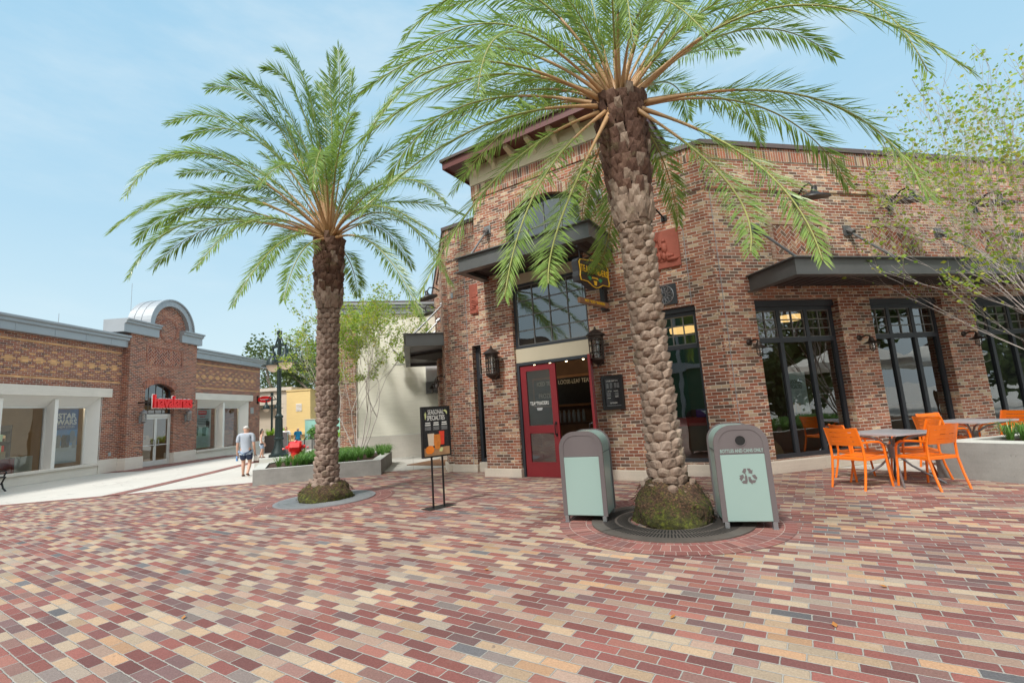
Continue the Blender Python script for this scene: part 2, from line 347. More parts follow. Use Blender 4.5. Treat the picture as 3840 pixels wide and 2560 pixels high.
# ------------------------------------------------------------------ mesh helpers
WM = {}                                   # world matrix of every parent
I4 = Matrix.Identity(4)
class MB:
    """collects shapes (given in a frame) and links them as one mesh object"""
    def __init__(s, M=I4): s.M = M; s.v = []; s.f = []; s.uv = {}
    def P(s, pts): 
        n = len(s.v); s.v += [s.M @ Vector(p) for p in pts]; return n
    def F(s, *fs): s.f += [tuple(f) for f in fs]; return s
    def poly(s, pts): n = s.P(pts); s.f.append(tuple(range(n, n + len(pts)))); return s
    def box(s, x0, x1, y0, y1, z0, z1, taper=0.):
        if x0 > x1: x0, x1 = x1, x0
        if y0 > y1: y0, y1 = y1, y0
        t = taper
        n = s.P([(x0, y0, z0), (x1, y0, z0), (x1, y1, z0), (x0, y1, z0), (x0 + t, y0 + t, z1), (x1 - t, y0 + t, z1), (x1 - t, y1 - t, z1), (x0 + t, y1 - t, z1)])
        return s.F(*[tuple(n + i for i in q) for q in ((3, 2, 1, 0), (4, 5, 6, 7), (0, 1, 5, 4), (1, 2, 6, 5), (2, 3, 7, 6), (3, 0, 4, 7))])
    def prism(s, poly, a0, a1, axis='y'):
        """2D outline extruded along an axis; outline is (x,z) for y, (x,y) for z, (y,z) for x"""
        k = len(poly)
        f = {'y': lambda p, a: (p[0], a, p[1]), 'z': lambda p, a: (p[0], p[1], a), 'x': lambda p, a: (a, p[0], p[1])}[axis]
        n = s.P([f(p, a0) for p in poly] + [f(p, a1) for p in poly])
        s.F(tuple(n + i for i in range(k)), tuple(n + k + i for i in reversed(range(k))))
        return s.F(*[(n + i, n + k + i, n + k + (i + 1) % k, n + (i + 1) % k) for i in range(k)])
    def tube(s, pts, rad, n=8, cap=True):
        pts = [Vector(p) for p in pts]; m = len(pts)
        if not hasattr(rad, '__len__'): rad = [rad] * m
        prev = None; base = len(s.v)
        for i, p in enumerate(pts):
            t = (pts[min(i + 1, m - 1)] - pts[max(i - 1, 0)])
            t = t.normalized() if t.length > 1e-9 else Vector((0, 0, 1))
            if prev is None:
                a = t.cross(Vector((0, 0, 1)) if abs(t.z) < .9 else Vector((1, 0, 0))).normalized()
            else:
                a = (prev - t * prev.dot(t)).normalized()
            prev = a; b = t.cross(a)
            s.P([p + (a * math.cos(q) + b * math.sin(q)) * rad[i] for q in [2 * math.pi * k / n for k in range(n)]])
        for i in range(m - 1):
            for k in range(n):
                k2 = (k + 1) % n
                s.f.append((base + i * n + k, base + i * n + k2, base + (i + 1) * n + k2, base + (i + 1) * n + k))
        if cap: s.f += [tuple(base + k for k in reversed(range(n))), tuple(base + (m - 1) * n + k for k in range(n))]
        return s
    def lathe(s, prof, c=(0, 0, 0), n=20, sx=1., sy=1.):
        base = len(s.v)
        for r, z in prof: s.P([(c[0] + math.cos(2 * math.pi * k / n) * r * sx, c[1] + math.sin(2 * math.pi * k / n) * r * sy, c[2] + z) for k in range(n)])
        for i in range(len(prof) - 1):
            for k in range(n):
                k2 = (k + 1) % n; s.f.append((base + i * n + k, base + i * n + k2, base + (i + 1) * n + k2, base + (i + 1) * n + k))
        if prof[0][0] > .002: s.f.append(tuple(base + k for k in reversed(range(n))))
        if prof[-1][0] > .002: s.f.append(tuple(base + (len(prof) - 1) * n + k for k in range(n)))
        return s
    def build(s, name, mat, parent=None, smooth=False, bevel=0., label=None, kind=None, uvfun=None):
        Mp = WM[parent.name] if parent is not None and parent.name in WM else I4
        inv = Mp.inverted()
        me = bpy.data.meshes.new(name); me.from_pydata([inv @ v for v in s.v], [], s.f); me.update()
        uvl = me.uv_layers.new(name='UVMap')
        for pl in me.polygons:
            vs = [s.v[i] for i in pl.vertices]
            if uvfun: 
                for li, w in zip(pl.loop_indices, vs): uvl.data[li].uv = uvfun(w)
                continue
            n = (vs[1] - vs[0]).cross(vs[2] - vs[0])
            if len(vs) > 3: n += (vs[2] - vs[0]).cross(vs[3] - vs[0])
            if n.length > 1e-12: n.normalize()
            if abs(n.z) < .75 and math.hypot(n.x, n.y) > 1e-6:
                h = math.hypot(n.x, n.y); tx, ty = -n.y / h, n.x / h
                if abs(tx) > abs(ty) and tx < 0 or abs(ty) >= abs(tx) and ty < 0: tx, ty = -tx, -ty
                for li, w in zip(pl.loop_indices, vs): uvl.data[li].uv = (w.x * tx + w.y * ty, w.z)
            else:
                for li, w in zip(pl.loop_indices, vs): uvl.data[li].uv = (w.x, w.y)
        me.materials.append(MATS[mat])
        if smooth: me.polygons.foreach_set('use_smooth', [True] * len(me.polygons))
        o = bpy.data.objects.new(name, me); COL.objects.link(o)
        if parent is not None: o.parent = parent
        WM[o.name] = Mp
        if bevel:
            b = o.modifiers.new('bevel', 'BEVEL'); b.width = bevel; b.segments = 2; b.limit_method = 'ANGLE'; b.angle_limit = R_(40)
        if smooth and smooth != 'all':
            try: me.set_sharp_from_angle(angle=R_(42))
            except Exception: pass
        if label: o['label'] = label
        if kind: o['kind'] = kind
        return o
def thing(name, label, cat, M=I4, group=None):
    o = bpy.data.objects.new(name, None); COL.objects.link(o); o.empty_display_size = .2
    if not isinstance(M, Matrix): M = Matrix.Translation(M)
    o.matrix_world = M; WM[o.name] = M.copy(); o['label'] = label; o['category'] = cat
    if group: o['group'] = group
    return o
def tag(o, label, cat, group=None):
    o['label'] = label; o['category'] = cat
    if group: o['group'] = group
    return o
def copy_thing(root, M, label=None):
    r = root.copy(); COL.objects.link(r); r.matrix_world = M; WM[r.name] = M.copy()
    if label: r['label'] = label
    def rec(a, b):
        for ch in a.children:
            c = ch.copy(); COL.objects.link(c); c.parent = b; rec(ch, c)
    rec(root, r); return r
def text(name, s, parent, M, size, mat, align='CENTER', ext=.003, sx=1., shear=0., off=0., space=1.):
    cu = bpy.data.curves.new(name, 'FONT'); cu.body = s; cu.size = size; cu.align_x = align; cu.align_y = 'CENTER'
    cu.extrude = ext; cu.shear = shear; cu.offset = off; cu.space_character = space; cu.resolution_u = 3
    tmp = bpy.data.objects.new(name, cu); COL.objects.link(tmp); me = bpy.data.meshes.new_from_object(tmp); bpy.data.objects.remove(tmp); bpy.data.curves.remove(cu)
    me.name = name; me.materials.clear(); me.materials.append(MATS[mat]); o = bpy.data.objects.new(name, me); COL.objects.link(o)
    Mp = WM[parent.name] if parent is not None else I4
    o.parent = parent; o.matrix_local = Mp.inverted() @ M @ Matrix.Diagonal((sx, 1, 1, 1)); WM[o.name] = M; return o
def frame(org, xd, yd=None):
    x = Vector((*xd, 0)).normalized(); z = Vector((0, 0, 1)); y = z.cross(x)
    m = Matrix((x, y, z)).transposed().to_4x4(); m.translation = Vector(org); return m
def face(M, x, y, z):                      # a text plane on the outside (-y) of a facade frame
    r = Matrix(((1, 0, 0, 0), (0, 0, -1, 0), (0, 1, 0, 0), (0, 0, 0, 1)))
    return M @ Matrix.Translation((x, y, z)) @ r
def rz(x, y, z, deg): return Matrix.Translation((x, y, z)) @ Matrix.Rotation(R_(deg), 4, 'Z')
def wall(mb, x0, x1, z0, z1, y, th, openings=()):
    """wall slab from y (outside) to y+th with rectangular openings (x0,x1,z0,z1)"""
    xs = sorted({x0, x1, *[v for o in openings for v in o[:2] if x0 < v < x1]}); zs = sorted({z0, z1, *[v for o in openings for v in o[2:4] if z0 < v < z1]})
    def hole(a, b): return any(o[0] < a < o[1] and o[2] < b < o[3] for o in openings)
    for i in range(len(xs) - 1):
        for j in range(len(zs) - 1):
            a, b, c, d = xs[i], xs[i + 1], zs[j], zs[j + 1]
            if hole((a + b) / 2, (c + d) / 2): continue
            mb.poly([(a, y, c), (b, y, c), (b, y, d), (a, y, d)]); mb.poly([(a, y + th, c), (a, y + th, d), (b, y + th, d), (b, y + th, c)])
            def side(cx, cz, pts):
                if hole(cx, cz) or not (x0 < cx < x1 and z0 < cz < z1): mb.poly(pts)
            e = 1e-4
            side(a - e, (c + d) / 2, [(a, y, d), (a, y + th, d), (a, y + th, c), (a, y, c)]); side(b + e, (c + d) / 2, [(b, y, c), (b, y + th, c), (b, y + th, d), (b, y, d)])
            side((a + b) / 2, d + e, [(a, y, d), (b, y, d), (b, y + th, d), (a, y + th, d)]); side((a + b) / 2, c - e, [(a, y, c), (a, y + th, c), (b, y + th, c), (b, y, c)])
    return mb
def arc(x0, x1, zs, zt, n=16):
    """points of a segmental arch from (x0,zs) over the crown zt to (x1,zs)"""
    h = zt - zs; w = (x1 - x0) / 2; r = (w * w + h * h) / (2 * h); cz = zt - r; cx = (x0 + x1) / 2; a = math.asin(min(1, w / r))
    if h > w: a = math.pi - a
    return [(cx + r * math.sin(-a + 2 * a * k / n), cz + r * math.cos(-a + 2 * a * k / n)) for k in range(n + 1)]
def arch_fill(mb, x0, x1, zs, zt, ztop, y, th, n=16):
    P = arc(x0, x1, zs, zt, n)
    for (a, za), (b, zb) in zip(P, P[1:]):
        mb.poly([(a, y, za), (b, y, zb), (b, y, ztop), (a, y, ztop)]); mb.poly([(a, y, za), (a, y + th, za), (b, y + th, zb), (b, y, zb)])
def arch_band(mb, x0, x1, zs, zt, w, y0, y1, n=16):
    P = arc(x0, x1, zs, zt, n); cx = (x0 + x1) / 2; h = zt - zs; hw = (x1 - x0) / 2; r = (hw * hw + h * h) / (2 * h); cz = zt - r
    Q = [(cx + (p[0] - cx) * (r + w) / r, cz + (p[1] - cz) * (r + w) / r) for p in P]
    for i in range(n):
        mb.prism([P[i], P[i + 1], Q[i + 1], Q[i]], y0, y1)
def bez(p0, pm, p1, n):
    p0, pm, p1 = Vector(p0), Vector(pm), Vector(p1); c = 2 * pm - .5 * (p0 + p1)
    return [(1 - t) ** 2 * p0 + 2 * t * (1 - t) * c + t * t * p1 for t in [i / n for i in range(n + 1)]]
dFx, dRx = (.8433, -.5374), (.9763, .2163)
FM = frame((0, 0, 0), dFx); RM = frame((0, 0, 0), dRx); SM = frame((-1.75, 13.032, 0), (.216, -.976))
LM = frame((-18.08, 22, 0), (math.sin(R_(1.71)), math.cos(R_(1.71))))
def structure(o): o['kind'] = 'structure'; return o

# ------------------------------------------------------------------ ground
structure(MB().poly([(-400, -300, 0), (500, -300, 0), (500, 600, 0), (-400, 600, 0)]).build('ground', 'concrete_walk'))
def onr(x, y): return (x, y)
pv = [(-60, 1.72), (-13.09, 12.12), (-7.2, 13.44), (-3.9, 14.1), (-1.75, 14.4), (-1.2, 12.95), (3.9, 9.9), (6.1, 9.75), (7.2, 8.4), (12, 8.9), (12, -30), (-60, -30)]
structure(MB().poly([(x, y, .004) for x, y in pv]).build('brick_paving', 'paving_brick'))
bd = MB()
a0, a1 = Vector((-60, 1.72, .008)), Vector((-7.0, 13.48, .008)); pn = Vector((-.2163, .9763, 0)) * .24
bd.poly([a0, a1, a1 + pn, a0 + pn])
structure(bd.build('paver_border_strip', 'paver_border', uvfun=lambda w: (w.x * .9763 + w.y * .2163, w.y * .9763 - w.x * .2163)))
bs = MB(); pts = [(-10.9, 12.75), (-10.95, 14.2), (-11.3, 17.5), (-11.95, 22.), (-12.6, 27.), (-13.6, 34.)]
for (x0, y0), (x1, y1) in zip(pts, pts[1:]): bs.poly([(x0 - .24, y0, .008), (x0 + .24, y0, .008), (x1 + .24, y1, .008), (x1 - .24, y1, .008)])
structure(bs.build('paver_band', 'paver_border', uvfun=lambda w: (w.y, w.x)))
bs = MB(); bs.poly([(-18.2, 20.7, .008), (-16.3, 20.6, .008), (-15.9, 27.9, .008), (-17.3, 28.2, .008)])
structure(bs.build('entrance_pavers', 'paver_border'))
def tree_ring(cx, cy, r_in, r_g, r_out, mat, label):
    ring = MB(); n = 72
    for k in range(n):
        a, b = 2 * math.pi * k / n, 2 * math.pi * (k + 1) / n
        ring.poly([(cx + r_g * math.cos(a), cy + r_g * math.sin(a), .009), (cx + r_out * math.cos(a), cy + r_out * math.sin(a), .009), (cx + r_out * math.cos(b), cy + r_out * math.sin(b), .009), (cx + r_g * math.cos(b), cy + r_g * math.sin(b), .009)])
    structure(ring.build('paver_ring', 'paver_ring', uvfun=lambda w: ((math.atan2(w.y - cy, w.x - cx) % (2 * math.pi)) * r_out * .9, math.hypot(w.x - cx, w.y - cy))))
    t = thing('tree_grate', label, 'tree grate', (cx, cy, 0), 'cast iron tree grates in the paving')
    g = MB(); prof = [(r_in, .0), (r_in, .026), (r_g, .026), (r_g + .0, .0)]
    for k in range(n):
        a, b = 2 * math.pi * k / n, 2 * math.pi * (k + 1) / n
        g.poly([(cx + r_in * math.cos(a), cy + r_in * math.sin(a), .024), (cx + r_g * math.cos(a), cy + r_g * math.sin(a), .024), (cx + r_g * math.cos(b), cy + r_g * math.sin(b), .024), (cx + r_in * math.cos(b), cy + r_in * math.sin(b), .024)])
        g.poly([(cx + r_g * math.cos(a), cy + r_g * math.sin(a), 0), (cx + r_g * math.cos(b), cy + r_g * math.sin(b), 0), (cx + r_g * math.cos(b), cy + r_g * math.sin(b), .024), (cx + r_g * math.cos(a), cy + r_g * math.sin(a), .024)])
    g.build('grate_plate', mat, t)
    s = MB(); bands = [(r_in + .03, r_in + .17, 100), (r_in + .20, r_in + .35, 130)]
    if r_g - r_in > .5: bands.append((r_in + .38, r_g - .06, 150))
    for (ra, rb, m) in bands:
        for k in range(m):
            a = 2 * math.pi * (k + .5) / m; c_, s_ = math.cos(a), math.sin(a); w = .0095
            s.poly([(cx + ra * c_ - w * s_, cy + ra * s_ + w * c_, .0265), (cx + rb * c_ - w * s_, cy + rb * s_ + w * c_, .0265), (cx + rb * c_ + w * s_, cy + rb * s_ - w * c_, .0265), (cx + ra * c_ + w * s_, cy + ra * s_ - w * c_, .0265)])
    s.build('slots', 'slot_black' if mat == 'grate_iron' else 'poster_grey', t)
    j = MB(); 
    for a in (.35, .35 + math.pi): j.box(-.006, .006, r_in, r_g, .0262, .0275) if False else j.poly([(cx + r_in * math.cos(a - .01), cy + r_in * math.sin(a - .01), .028), (cx + r_g * math.cos(a - .005), cy + r_g * math.sin(a - .005), .028), (cx + r_g * math.cos(a + .005), cy + r_g * math.sin(a + .005), .028), (cx + r_in * math.cos(a + .01), cy + r_in * math.sin(a + .01), .028)])
    j.build('joint', 'slot_black' if mat == 'grate_iron' else 'poster_grey', t)
tree_ring(1.88, 6.33, .5, 1.0, 1.42, 'grate_iron', 'dark round iron tree grate under the palm between the two bins')
tree_ring(-3.98, 9.85, .45, .97, 1.36, 'grate_iron_pale', 'grey round tree grate under the palm by the concrete planter')
fl = [(-1.05, 4.1), (1.02, 3.62), (2.0, 3.35), (-2.9, 4.2), (2.75, 3.9), (-.4, 4.9), (-3.4, 5.5), (4.4, 3.3), (-5.2, 6.9)]
for i, (x, y) in enumerate(fl):
    o = MB(rz(x, y, .012, 37 * i)).poly([(-.03, 0, 0), (-.005, -.016, .008), (.03, 0, .012), (.0, .018, .004)]).build('fallen_leaf', 'fallen')
    tag(o, 'small curled dry orange leaf lying on the brick paving', 'fallen leaf', 'dry leaves scattered on the paving')

# ------------------------------------------------------------------ brick shop with the corner entrance
shop = thing('brick_shop_building', 'red brick corner shop with dark canopies, arched gable window and red double doors', 'building', (2.0, 11.5, 0))
CX = -4.97
w = MB(FM)          # entrance pavilion
P0, P1 = -6.93, -3.0
wall(w, P0, P1, .2, 7.42, 9.4, .35, [(-5.95, -3.99, -.1, 4.98), (-5.97, -3.97, 5.2, 6.62)])
arch_fill(w, -5.97, -3.97, 6.22, 6.58, 6.62, 9.4, .28)
w.box(P0, P0 + .3, 9.75, 10.35, .2, 7.42); w.box(P1 - .3, P1, 9.75, 10.35, .2, 7.42)
# outer front walls on both sides of the pavilion
wall(w, -8.48, P0 - .002, .2, 6.5, 10.05, .35, [(-7.70, -6.9, -.1, 3.33)])
wall(w, P1 + .002, -1.434, .2, 6.5, 10.05, .35, [(-3.0, -1.9, .26, 3.45)])
w.build('wall', 'brick', shop)
w = MB(RM)          # long right front
WX = [(6.91, 8.97), (9.80, 11.79), (12.69, 14.72), (15.6, 17.65)]
wall(w, 6.092, 24, .2, 6.5, 8.12, .35, [(a, b, .24, 3.46) for a, b in WX])
w.box(6.10, 24, 8.085, 8.119, 5.84, 6.5)
w.build('wall', 'brick', shop)
w = MB(SM); wall(w, -14, -.02, .2, 6.5, 0, .35, [(-3.3, -1.1, .3, 3.3), (-6.6, -4.4, .3, 3.3), (-9.9, -7.7, .3, 3.3)])
for x in (-.55, -3.9, -7.2, -10.5): w.box(x - .5, x + .38, -.14, -.002, .2, 6.2)
w.build('wall', 'brick', shop)
w = MB(FM)          # joints, ledges and the brick arch
arch_band(w, -5.97, -3.97, 6.22, 6.58, .24, 9.388, 9.402)
w.box(P0 - .02, P1 + .02, 9.372, 9.398, 7.04, 7.40)
w.box(-8.5, P0 - .03, 10.02, 10.048, 6.5, 6.80); w.box(P1 + .03, -1.40, 10.02, 10.048, 6.5, 6.80)
w.build('soldier_course', 'brick_soldier', shop, uvfun=lambda v: ((v.x * dFx[0] + v.y * dFx[1]), v.z + .04))
w = MB(RM); w.box(6.10, 24, 8.07, 8.083, 6.5, 6.80); w.build('soldier_course', 'brick_soldier', shop, uvfun=lambda v: ((v.x * dRx[0] + v.y * dRx[1]), v.z - .02 + .0))
w = MB(SM); w.box(-14, 0, -.045, -.03, 6.5, 6.80); w.build('soldier_course', 'brick_soldier', shop)
w = MB(FM)
w.box(-8.5, P0, 10.05, 10.35, 6.5, 6.8); w.box(P1, -1.44, 10.05, 10.35, 6.5, 6.8)
w.box(-8.5, P0 - .02, 10.03, 10.048, 5.84, 6.49); w.box(P1 + .02, -1.42, 10.03, 10.048, 5.84, 6.49)
w.M = RM; w.box(6.10, 24, 8.125, 8.45, 6.5, 6.8); w.M = SM; w.box(-14, -.03, .0, .35, 6.5, 6.8)
w.build('parapet', 'brick', shop)
w = MB(FM); w.box(-8.56, P0 - .04, 9.98, 10.42, 6.8, 6.9); w.box(P1 + .04, -1.376, 9.98, 10.42, 6.8, 6.9)
w.M = RM; w.box(6.084, 24, 8.03, 8.50, 6.802, 6.902); w.M = SM; w.box(-14, .02, -.08, .4, 6.802, 6.902)
w.build('coping', 'coping_metal', shop)
for M_, q in ((FM, (-7.852, -7.84, 10.043, 10.06, .2, 6.5)), (FM, (-1.952, -1.94, 10.043, 10.06, 3.46, 6.4)), (RM, (6.2, 6.21, 8.112, 8.13, .2, 6.5))): MB(M_).box(*q).build('expansion_joint', 'poster_grey', shop)
w = MB(FM)          # cast stone plinth
w.box(P0 - .05, -5.93, 9.34, 9.78, 0, .2); w.box(-4.0, P1 + .05, 9.34, 9.78, 0, .2)
w.box(-8.53, -7.68, 9.99, 10.4, 0, .2); w.box(-7.678, P0 - .052, 10.07, 10.4, 0, .25); w.box(P1 + .052, -1.37, 10.0, 10.4, 0, .235)
w.M = RM; w.box(6.10, 24, 8.04, 8.5, 0, .237)
w.M = SM
for x in (-.55, -3.9, -7.2, -10.5): w.box(x - .55, x + .43 if x < -1 else x + .5, -.2, .3, 0, .2)
w.box(-14, -1, .02, .35, 0, .25)
w.build('plinth', 'cast_stone', shop, bevel=.012)
# gable roof of the pavilion
w = MB(FM); w.box(P0 - .03, P1 + .03, 9.36, 10.0, 7.42, 7.98); w.box(P0 - .03, P0 + .3, 10.0, 13.6, 6.7, 7.98); w.box(P1 - .3, P1 + .03, 10.0, 13.6, 6.7, 7.98)
w.build('frieze', 'cream_paint', shop)
for k in range(7):
    x = P0 + .2 + k * (P1 - P0 - .4) / 6
    b = MB(FM); b.prism([(9.36, 7.60), (9.36, 7.90), (8.96, 7.90), (8.98, 7.82), (9.25, 7.74)], x - .06, x + .06, 'x'); b.build('corbel', 'cream_paint', shop)
w = MB(FM); w.box(P0 - .50, P1 + .50, 8.90, 14.0, 7.905, 7.98); w.box(P0 - .50, P1 + .5, 8.87, 8.9, 7.86, 8.05); w.box(P0 - .53, P0 - .5, 8.87, 14.0, 7.86, 8.05); w.box(P1 + .5, P1 + .53, 8.87, 14.0, 7.86, 8.05)
w.build('eave', 'maroon_paint', shop)
w = MB(FM); w.box(P0 - .57, P1 + .57, 8.81, 14.05, 8.052, 8.12); w.build('roof', 'coping_metal', shop)
w = MB(); w.poly([(-1.7, 13.4, 6.78), (-.2, 11.9, 6.78), (3.3, 10.0, 6.78), (4.4, 9.5, 6.78), (22, 13.6, 6.78), (20, 30, 6.78), (-4.5, 27, 6.78)]); w.build('roof', 'roof_membrane', shop)
# interior
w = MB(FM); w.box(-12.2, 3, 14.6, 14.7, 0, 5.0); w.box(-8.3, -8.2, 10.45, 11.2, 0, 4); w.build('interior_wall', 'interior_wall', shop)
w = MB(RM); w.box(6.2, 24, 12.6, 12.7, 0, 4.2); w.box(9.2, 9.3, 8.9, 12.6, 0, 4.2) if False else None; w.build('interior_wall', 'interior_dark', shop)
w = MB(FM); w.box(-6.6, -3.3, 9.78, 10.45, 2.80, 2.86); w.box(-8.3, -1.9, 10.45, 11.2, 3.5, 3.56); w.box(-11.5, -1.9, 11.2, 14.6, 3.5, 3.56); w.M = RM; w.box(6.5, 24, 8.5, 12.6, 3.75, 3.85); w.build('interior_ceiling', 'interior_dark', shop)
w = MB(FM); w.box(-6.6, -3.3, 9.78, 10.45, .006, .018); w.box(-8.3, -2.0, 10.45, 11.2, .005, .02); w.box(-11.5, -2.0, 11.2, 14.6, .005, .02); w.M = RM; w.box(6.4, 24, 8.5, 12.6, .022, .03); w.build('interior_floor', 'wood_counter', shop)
# windows: frame part with pane and muntin sub-parts
def window(parent, M, x0, x1, z0, z1, y, mull=(), transom=None, cols=1, rows=1, fw=.07, lower=None, gl='glass', fmat='window_frame', head=0., depth=.08, arch=None, mw=.011, lowcols=None):
    f = MB(M); a, b = y, y + depth
    zt = z1 - head
    if head: f.box(x0, x1, a - .06, b, zt, z1)
    f.box(x0, x0 + fw, a, b, z0, zt); f.box(x1 - fw, x1, a, b, z0, zt); f.box(x0 + fw, x1 - fw, a, b, z0, z0 + fw)
    if not arch: f.box(x0 + fw, x1 - fw, a, b, zt - fw, zt)
    for m in mull: f.box(m - fw * .55, m + fw * .55, a + .002, b - .002, z0 + fw, zt - (0 if arch else fw))
    if transom: f.box(x0 + fw, x1 - fw, a - .012, b - .004, transom - fw * .6, transom + fw * .6)
    if arch:
        arch_band(f, x0 + fw, x1 - fw, arch[0], arch[1] - fw, fw * 1.2, a, b)
    fo = f.build('window', fmat, parent)
    g = MB(M); ym = y + depth * .55
    if arch:
        P = arc(x0 + fw, x1 - fw, arch[0], arch[1] - fw, 14); g.poly([(x0 + fw, ym, z0 + fw), (x1 - fw, ym, z0 + fw)] + [(p[0], ym, p[1]) for p in reversed(P)])
    else: g.poly([(x0 + .02, ym, z0 + .02), (x1 - .02, ym, z0 + .02), (x1 - .02, ym, zt - .02), (x0 + .02, ym, zt - .02)])
    g.build('pane', gl, fo)
    xs = [x0 + fw] + [q for m in mull for q in (m - fw * .55, m + fw * .55)] + [x1 - fw]
    if cols > 1 or rows > 1:
        mm = MB(M); zb = transom + fw * .6 if transom else z0 + fw; ztp = zt - fw if not arch else zt
        def hz(x): 
            if not arch: return ztp
            h = arch[1] - fw - arch[0]; hw = (x1 - x0) / 2 - fw; r = (hw * hw + h * h) / (2 * h); return arch[1] - fw - r + math.sqrt(max(0, r * r - (x - (x0 + x1) / 2) ** 2))
        for i in range(0, len(xs), 2):
            l, r = xs[i], xs[i + 1]
            for c in range(1, cols):
                xx = l + (r - l) * c / cols; mm.box(xx - mw, xx + mw, ym - .02, ym + .02, zb, hz(xx))
            for q in range(1, rows):
                zz = zb + (ztp - zb) * q / rows; mm.box(l, r, ym - .018, ym + .018, zz - mw, zz + mw)
            if not arch:
                mm.box(l, l + .02, ym - .022, ym + .022, zb, ztp); mm.box(r - .02, r, ym - .022, ym + .022, zb, ztp); mm.box(l + .02, r - .02, ym - .022, ym + .022, zb, zb + .02); mm.box(l + .02, r - .02, ym - .022, ym + .022, ztp - .02, ztp)
        mm.build('muntin', 'muntin', fo)
    return fo
for (a, b) in WX:
    t = (b - a) / 3; window(shop, RM, a, b, .24, 3.46, 8.30, mull=(a + t, a + 2 * t), transom=2.62, cols=2, rows=3, head=.13, fw=.08)
window(shop, FM, -2.98, -1.9, .26, 3.45, 10.2, transom=2.62, cols=4, rows=3, head=.10, fw=.07)
window(shop, FM, -7.70, -6.9, .25, 3.33, 10.2, transom=2.5, cols=2, rows=3, head=.04, fw=.09)
window(shop, FM, -5.95, -3.99, 2.98, 4.55, 9.5, cols=4, rows=4, fw=.06)
window(shop, FM, -5.97, -3.97, 5.15, 6.22, 9.55, cols=4, rows=3, fw=.08, arch=(6.22, 6.58))
for x in (-2.2, -5.5, -8.8): window(shop, SM, x - 1.1, x + 1.1, .3, 3.3, .2, mull=(x - .36, x + .36), transom=2.6, cols=2, rows=3)
MB(FM).box(-5.95, -3.99, 9.49, 9.6, 4.55, 4.80).build('spandrel_panel', 'beige_panel', shop); MB(FM).box(-5.95, -3.99, 9.47, 9.6, 2.64, 2.97).build('spandrel_panel', 'beige_panel', shop)
w = MB(FM); w.box(-5.95, -5.88, 9.46, 9.62, 0, 2.64); w.box(-4.06, -3.99, 9.46, 9.62, 0, 2.64); w.box(-5.88, -4.06, 9.46, 9.62, 2.57, 2.638)
w.build('door_frame', 'window_frame', shop)
def door(M, wd, hingeleft, lab):
    d = MB(M); s = .15
    d.box(0, s, 0, .05, 0.01, 2.55); d.box(wd - s, wd, 0, .05, .01, 2.55); d.box(s, wd - s, 0, .05, 2.42, 2.55); d.box(s, wd - s, 0, .05, .98, 1.16); d.box(s, wd - s, 0, .05, .01, .34)
    o = d.build('door', 'door_red', shop, label=lab)
    g = MB(M); g.poly([(s, .025, 1.16), (wd - s, .025, 1.16), (wd - s, .025, 2.42), (s, .025, 2.42)]); g.poly([(s, .025, .34), (wd - s, .025, .34), (wd - s, .025, .98), (s, .025, .98)])
    g.build('pane', 'glass', o)
    h = MB(M); x = wd - .075; h.tube([(x, 0, .93), (x, -.07, .95), (x, -.075, 1.05), (x, -.07, 1.18), (x, 0, 1.2)], .012, 6); h.box(x - .02, x + .02, -.01, 0, .9, .97); h.box(x - .02, x + .02, -.01, 0, 1.16, 1.23)
    h.build('handle', 'black_metal', o); return o
dL_ = door(FM @ Matrix.Translation((-5.87, 9.49, 0)), .93, True, 'closed red glazed door leaf')
text('lettering', 'TEA*TRADERS', dL_, face(FM, -5.42, 9.508, 1.66), .115, 'chalk', ext=.001, sx=.68)
b = MB(FM); b.box(-5.62, -5.22, 9.506, 9.510, 1.60, 1.603); b.prism([(-5.5, 1.56), (-5.34, 1.56), (-5.36, 1.50), (-5.48, 1.50)], 9.506, 9.509); b.build('emblem', 'chalk_dim', dL_)
door(FM @ Matrix.Translation((-4.07, 9.50, 0)) @ Matrix.Rotation(R_(-70), 4, 'Z'), .93, False, 'open red door leaf folded outward')
# canopies
def canopy(M, x0, x1, yf, yw, z0, z1, rods, endL=True):
    c = MB(M); t = .05
    c.box(x0, x1, yf, yf + t, z0, z1)
    c.box(x0, x0 + t, yf + t, yw, z0, z1); c.box(x1 - t, x1, yf + t, yw, z0, z1)
    c.box(x0 - .07, x1 + .07, yf - .07, yf + t, z1, z1 + .022); c.box(x0 - .07, x0 + t, yf + t, yw, z1, z1 + .022); c.box(x1 - t, x1 + .07, yf + t, yw, z1, z1 + .022)
    c.box(x0 - .07, x1 + .07, yf - .07, yf + t + .06, z0 - .022, z0); c.box(x0 - .07, x0 + t + .06, yf + t + .06, yw, z0 - .022, z0); c.box(x1 - t - .06, x1 + .07, yf + t + .06, yw, z0 - .022, z0)
    o = c.build('canopy', 'canopy_metal', shop)
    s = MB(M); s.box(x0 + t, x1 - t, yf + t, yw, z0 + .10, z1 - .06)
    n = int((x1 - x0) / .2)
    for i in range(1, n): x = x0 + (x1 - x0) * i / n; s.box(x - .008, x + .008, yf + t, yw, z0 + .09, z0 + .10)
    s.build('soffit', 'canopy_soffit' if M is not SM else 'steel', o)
    for (rx, rz_, ex) in rods:
        r = MB(M); r.tube([(rx, yw - .02, rz_), (ex, yf + .16, z1)], .027, 8); r.box(rx - .1, rx + .1, yw - .03, yw - .003, rz_ - .11, rz_ + .11); r.tube([(rx, yw - .04, rz_ + .01), (rx + (ex - rx) * .1, yw - .16, rz_ - .09)], .055, 8); r.build('tie_rod', 'steel' if M is not RM else 'canopy_metal', o)
    return o
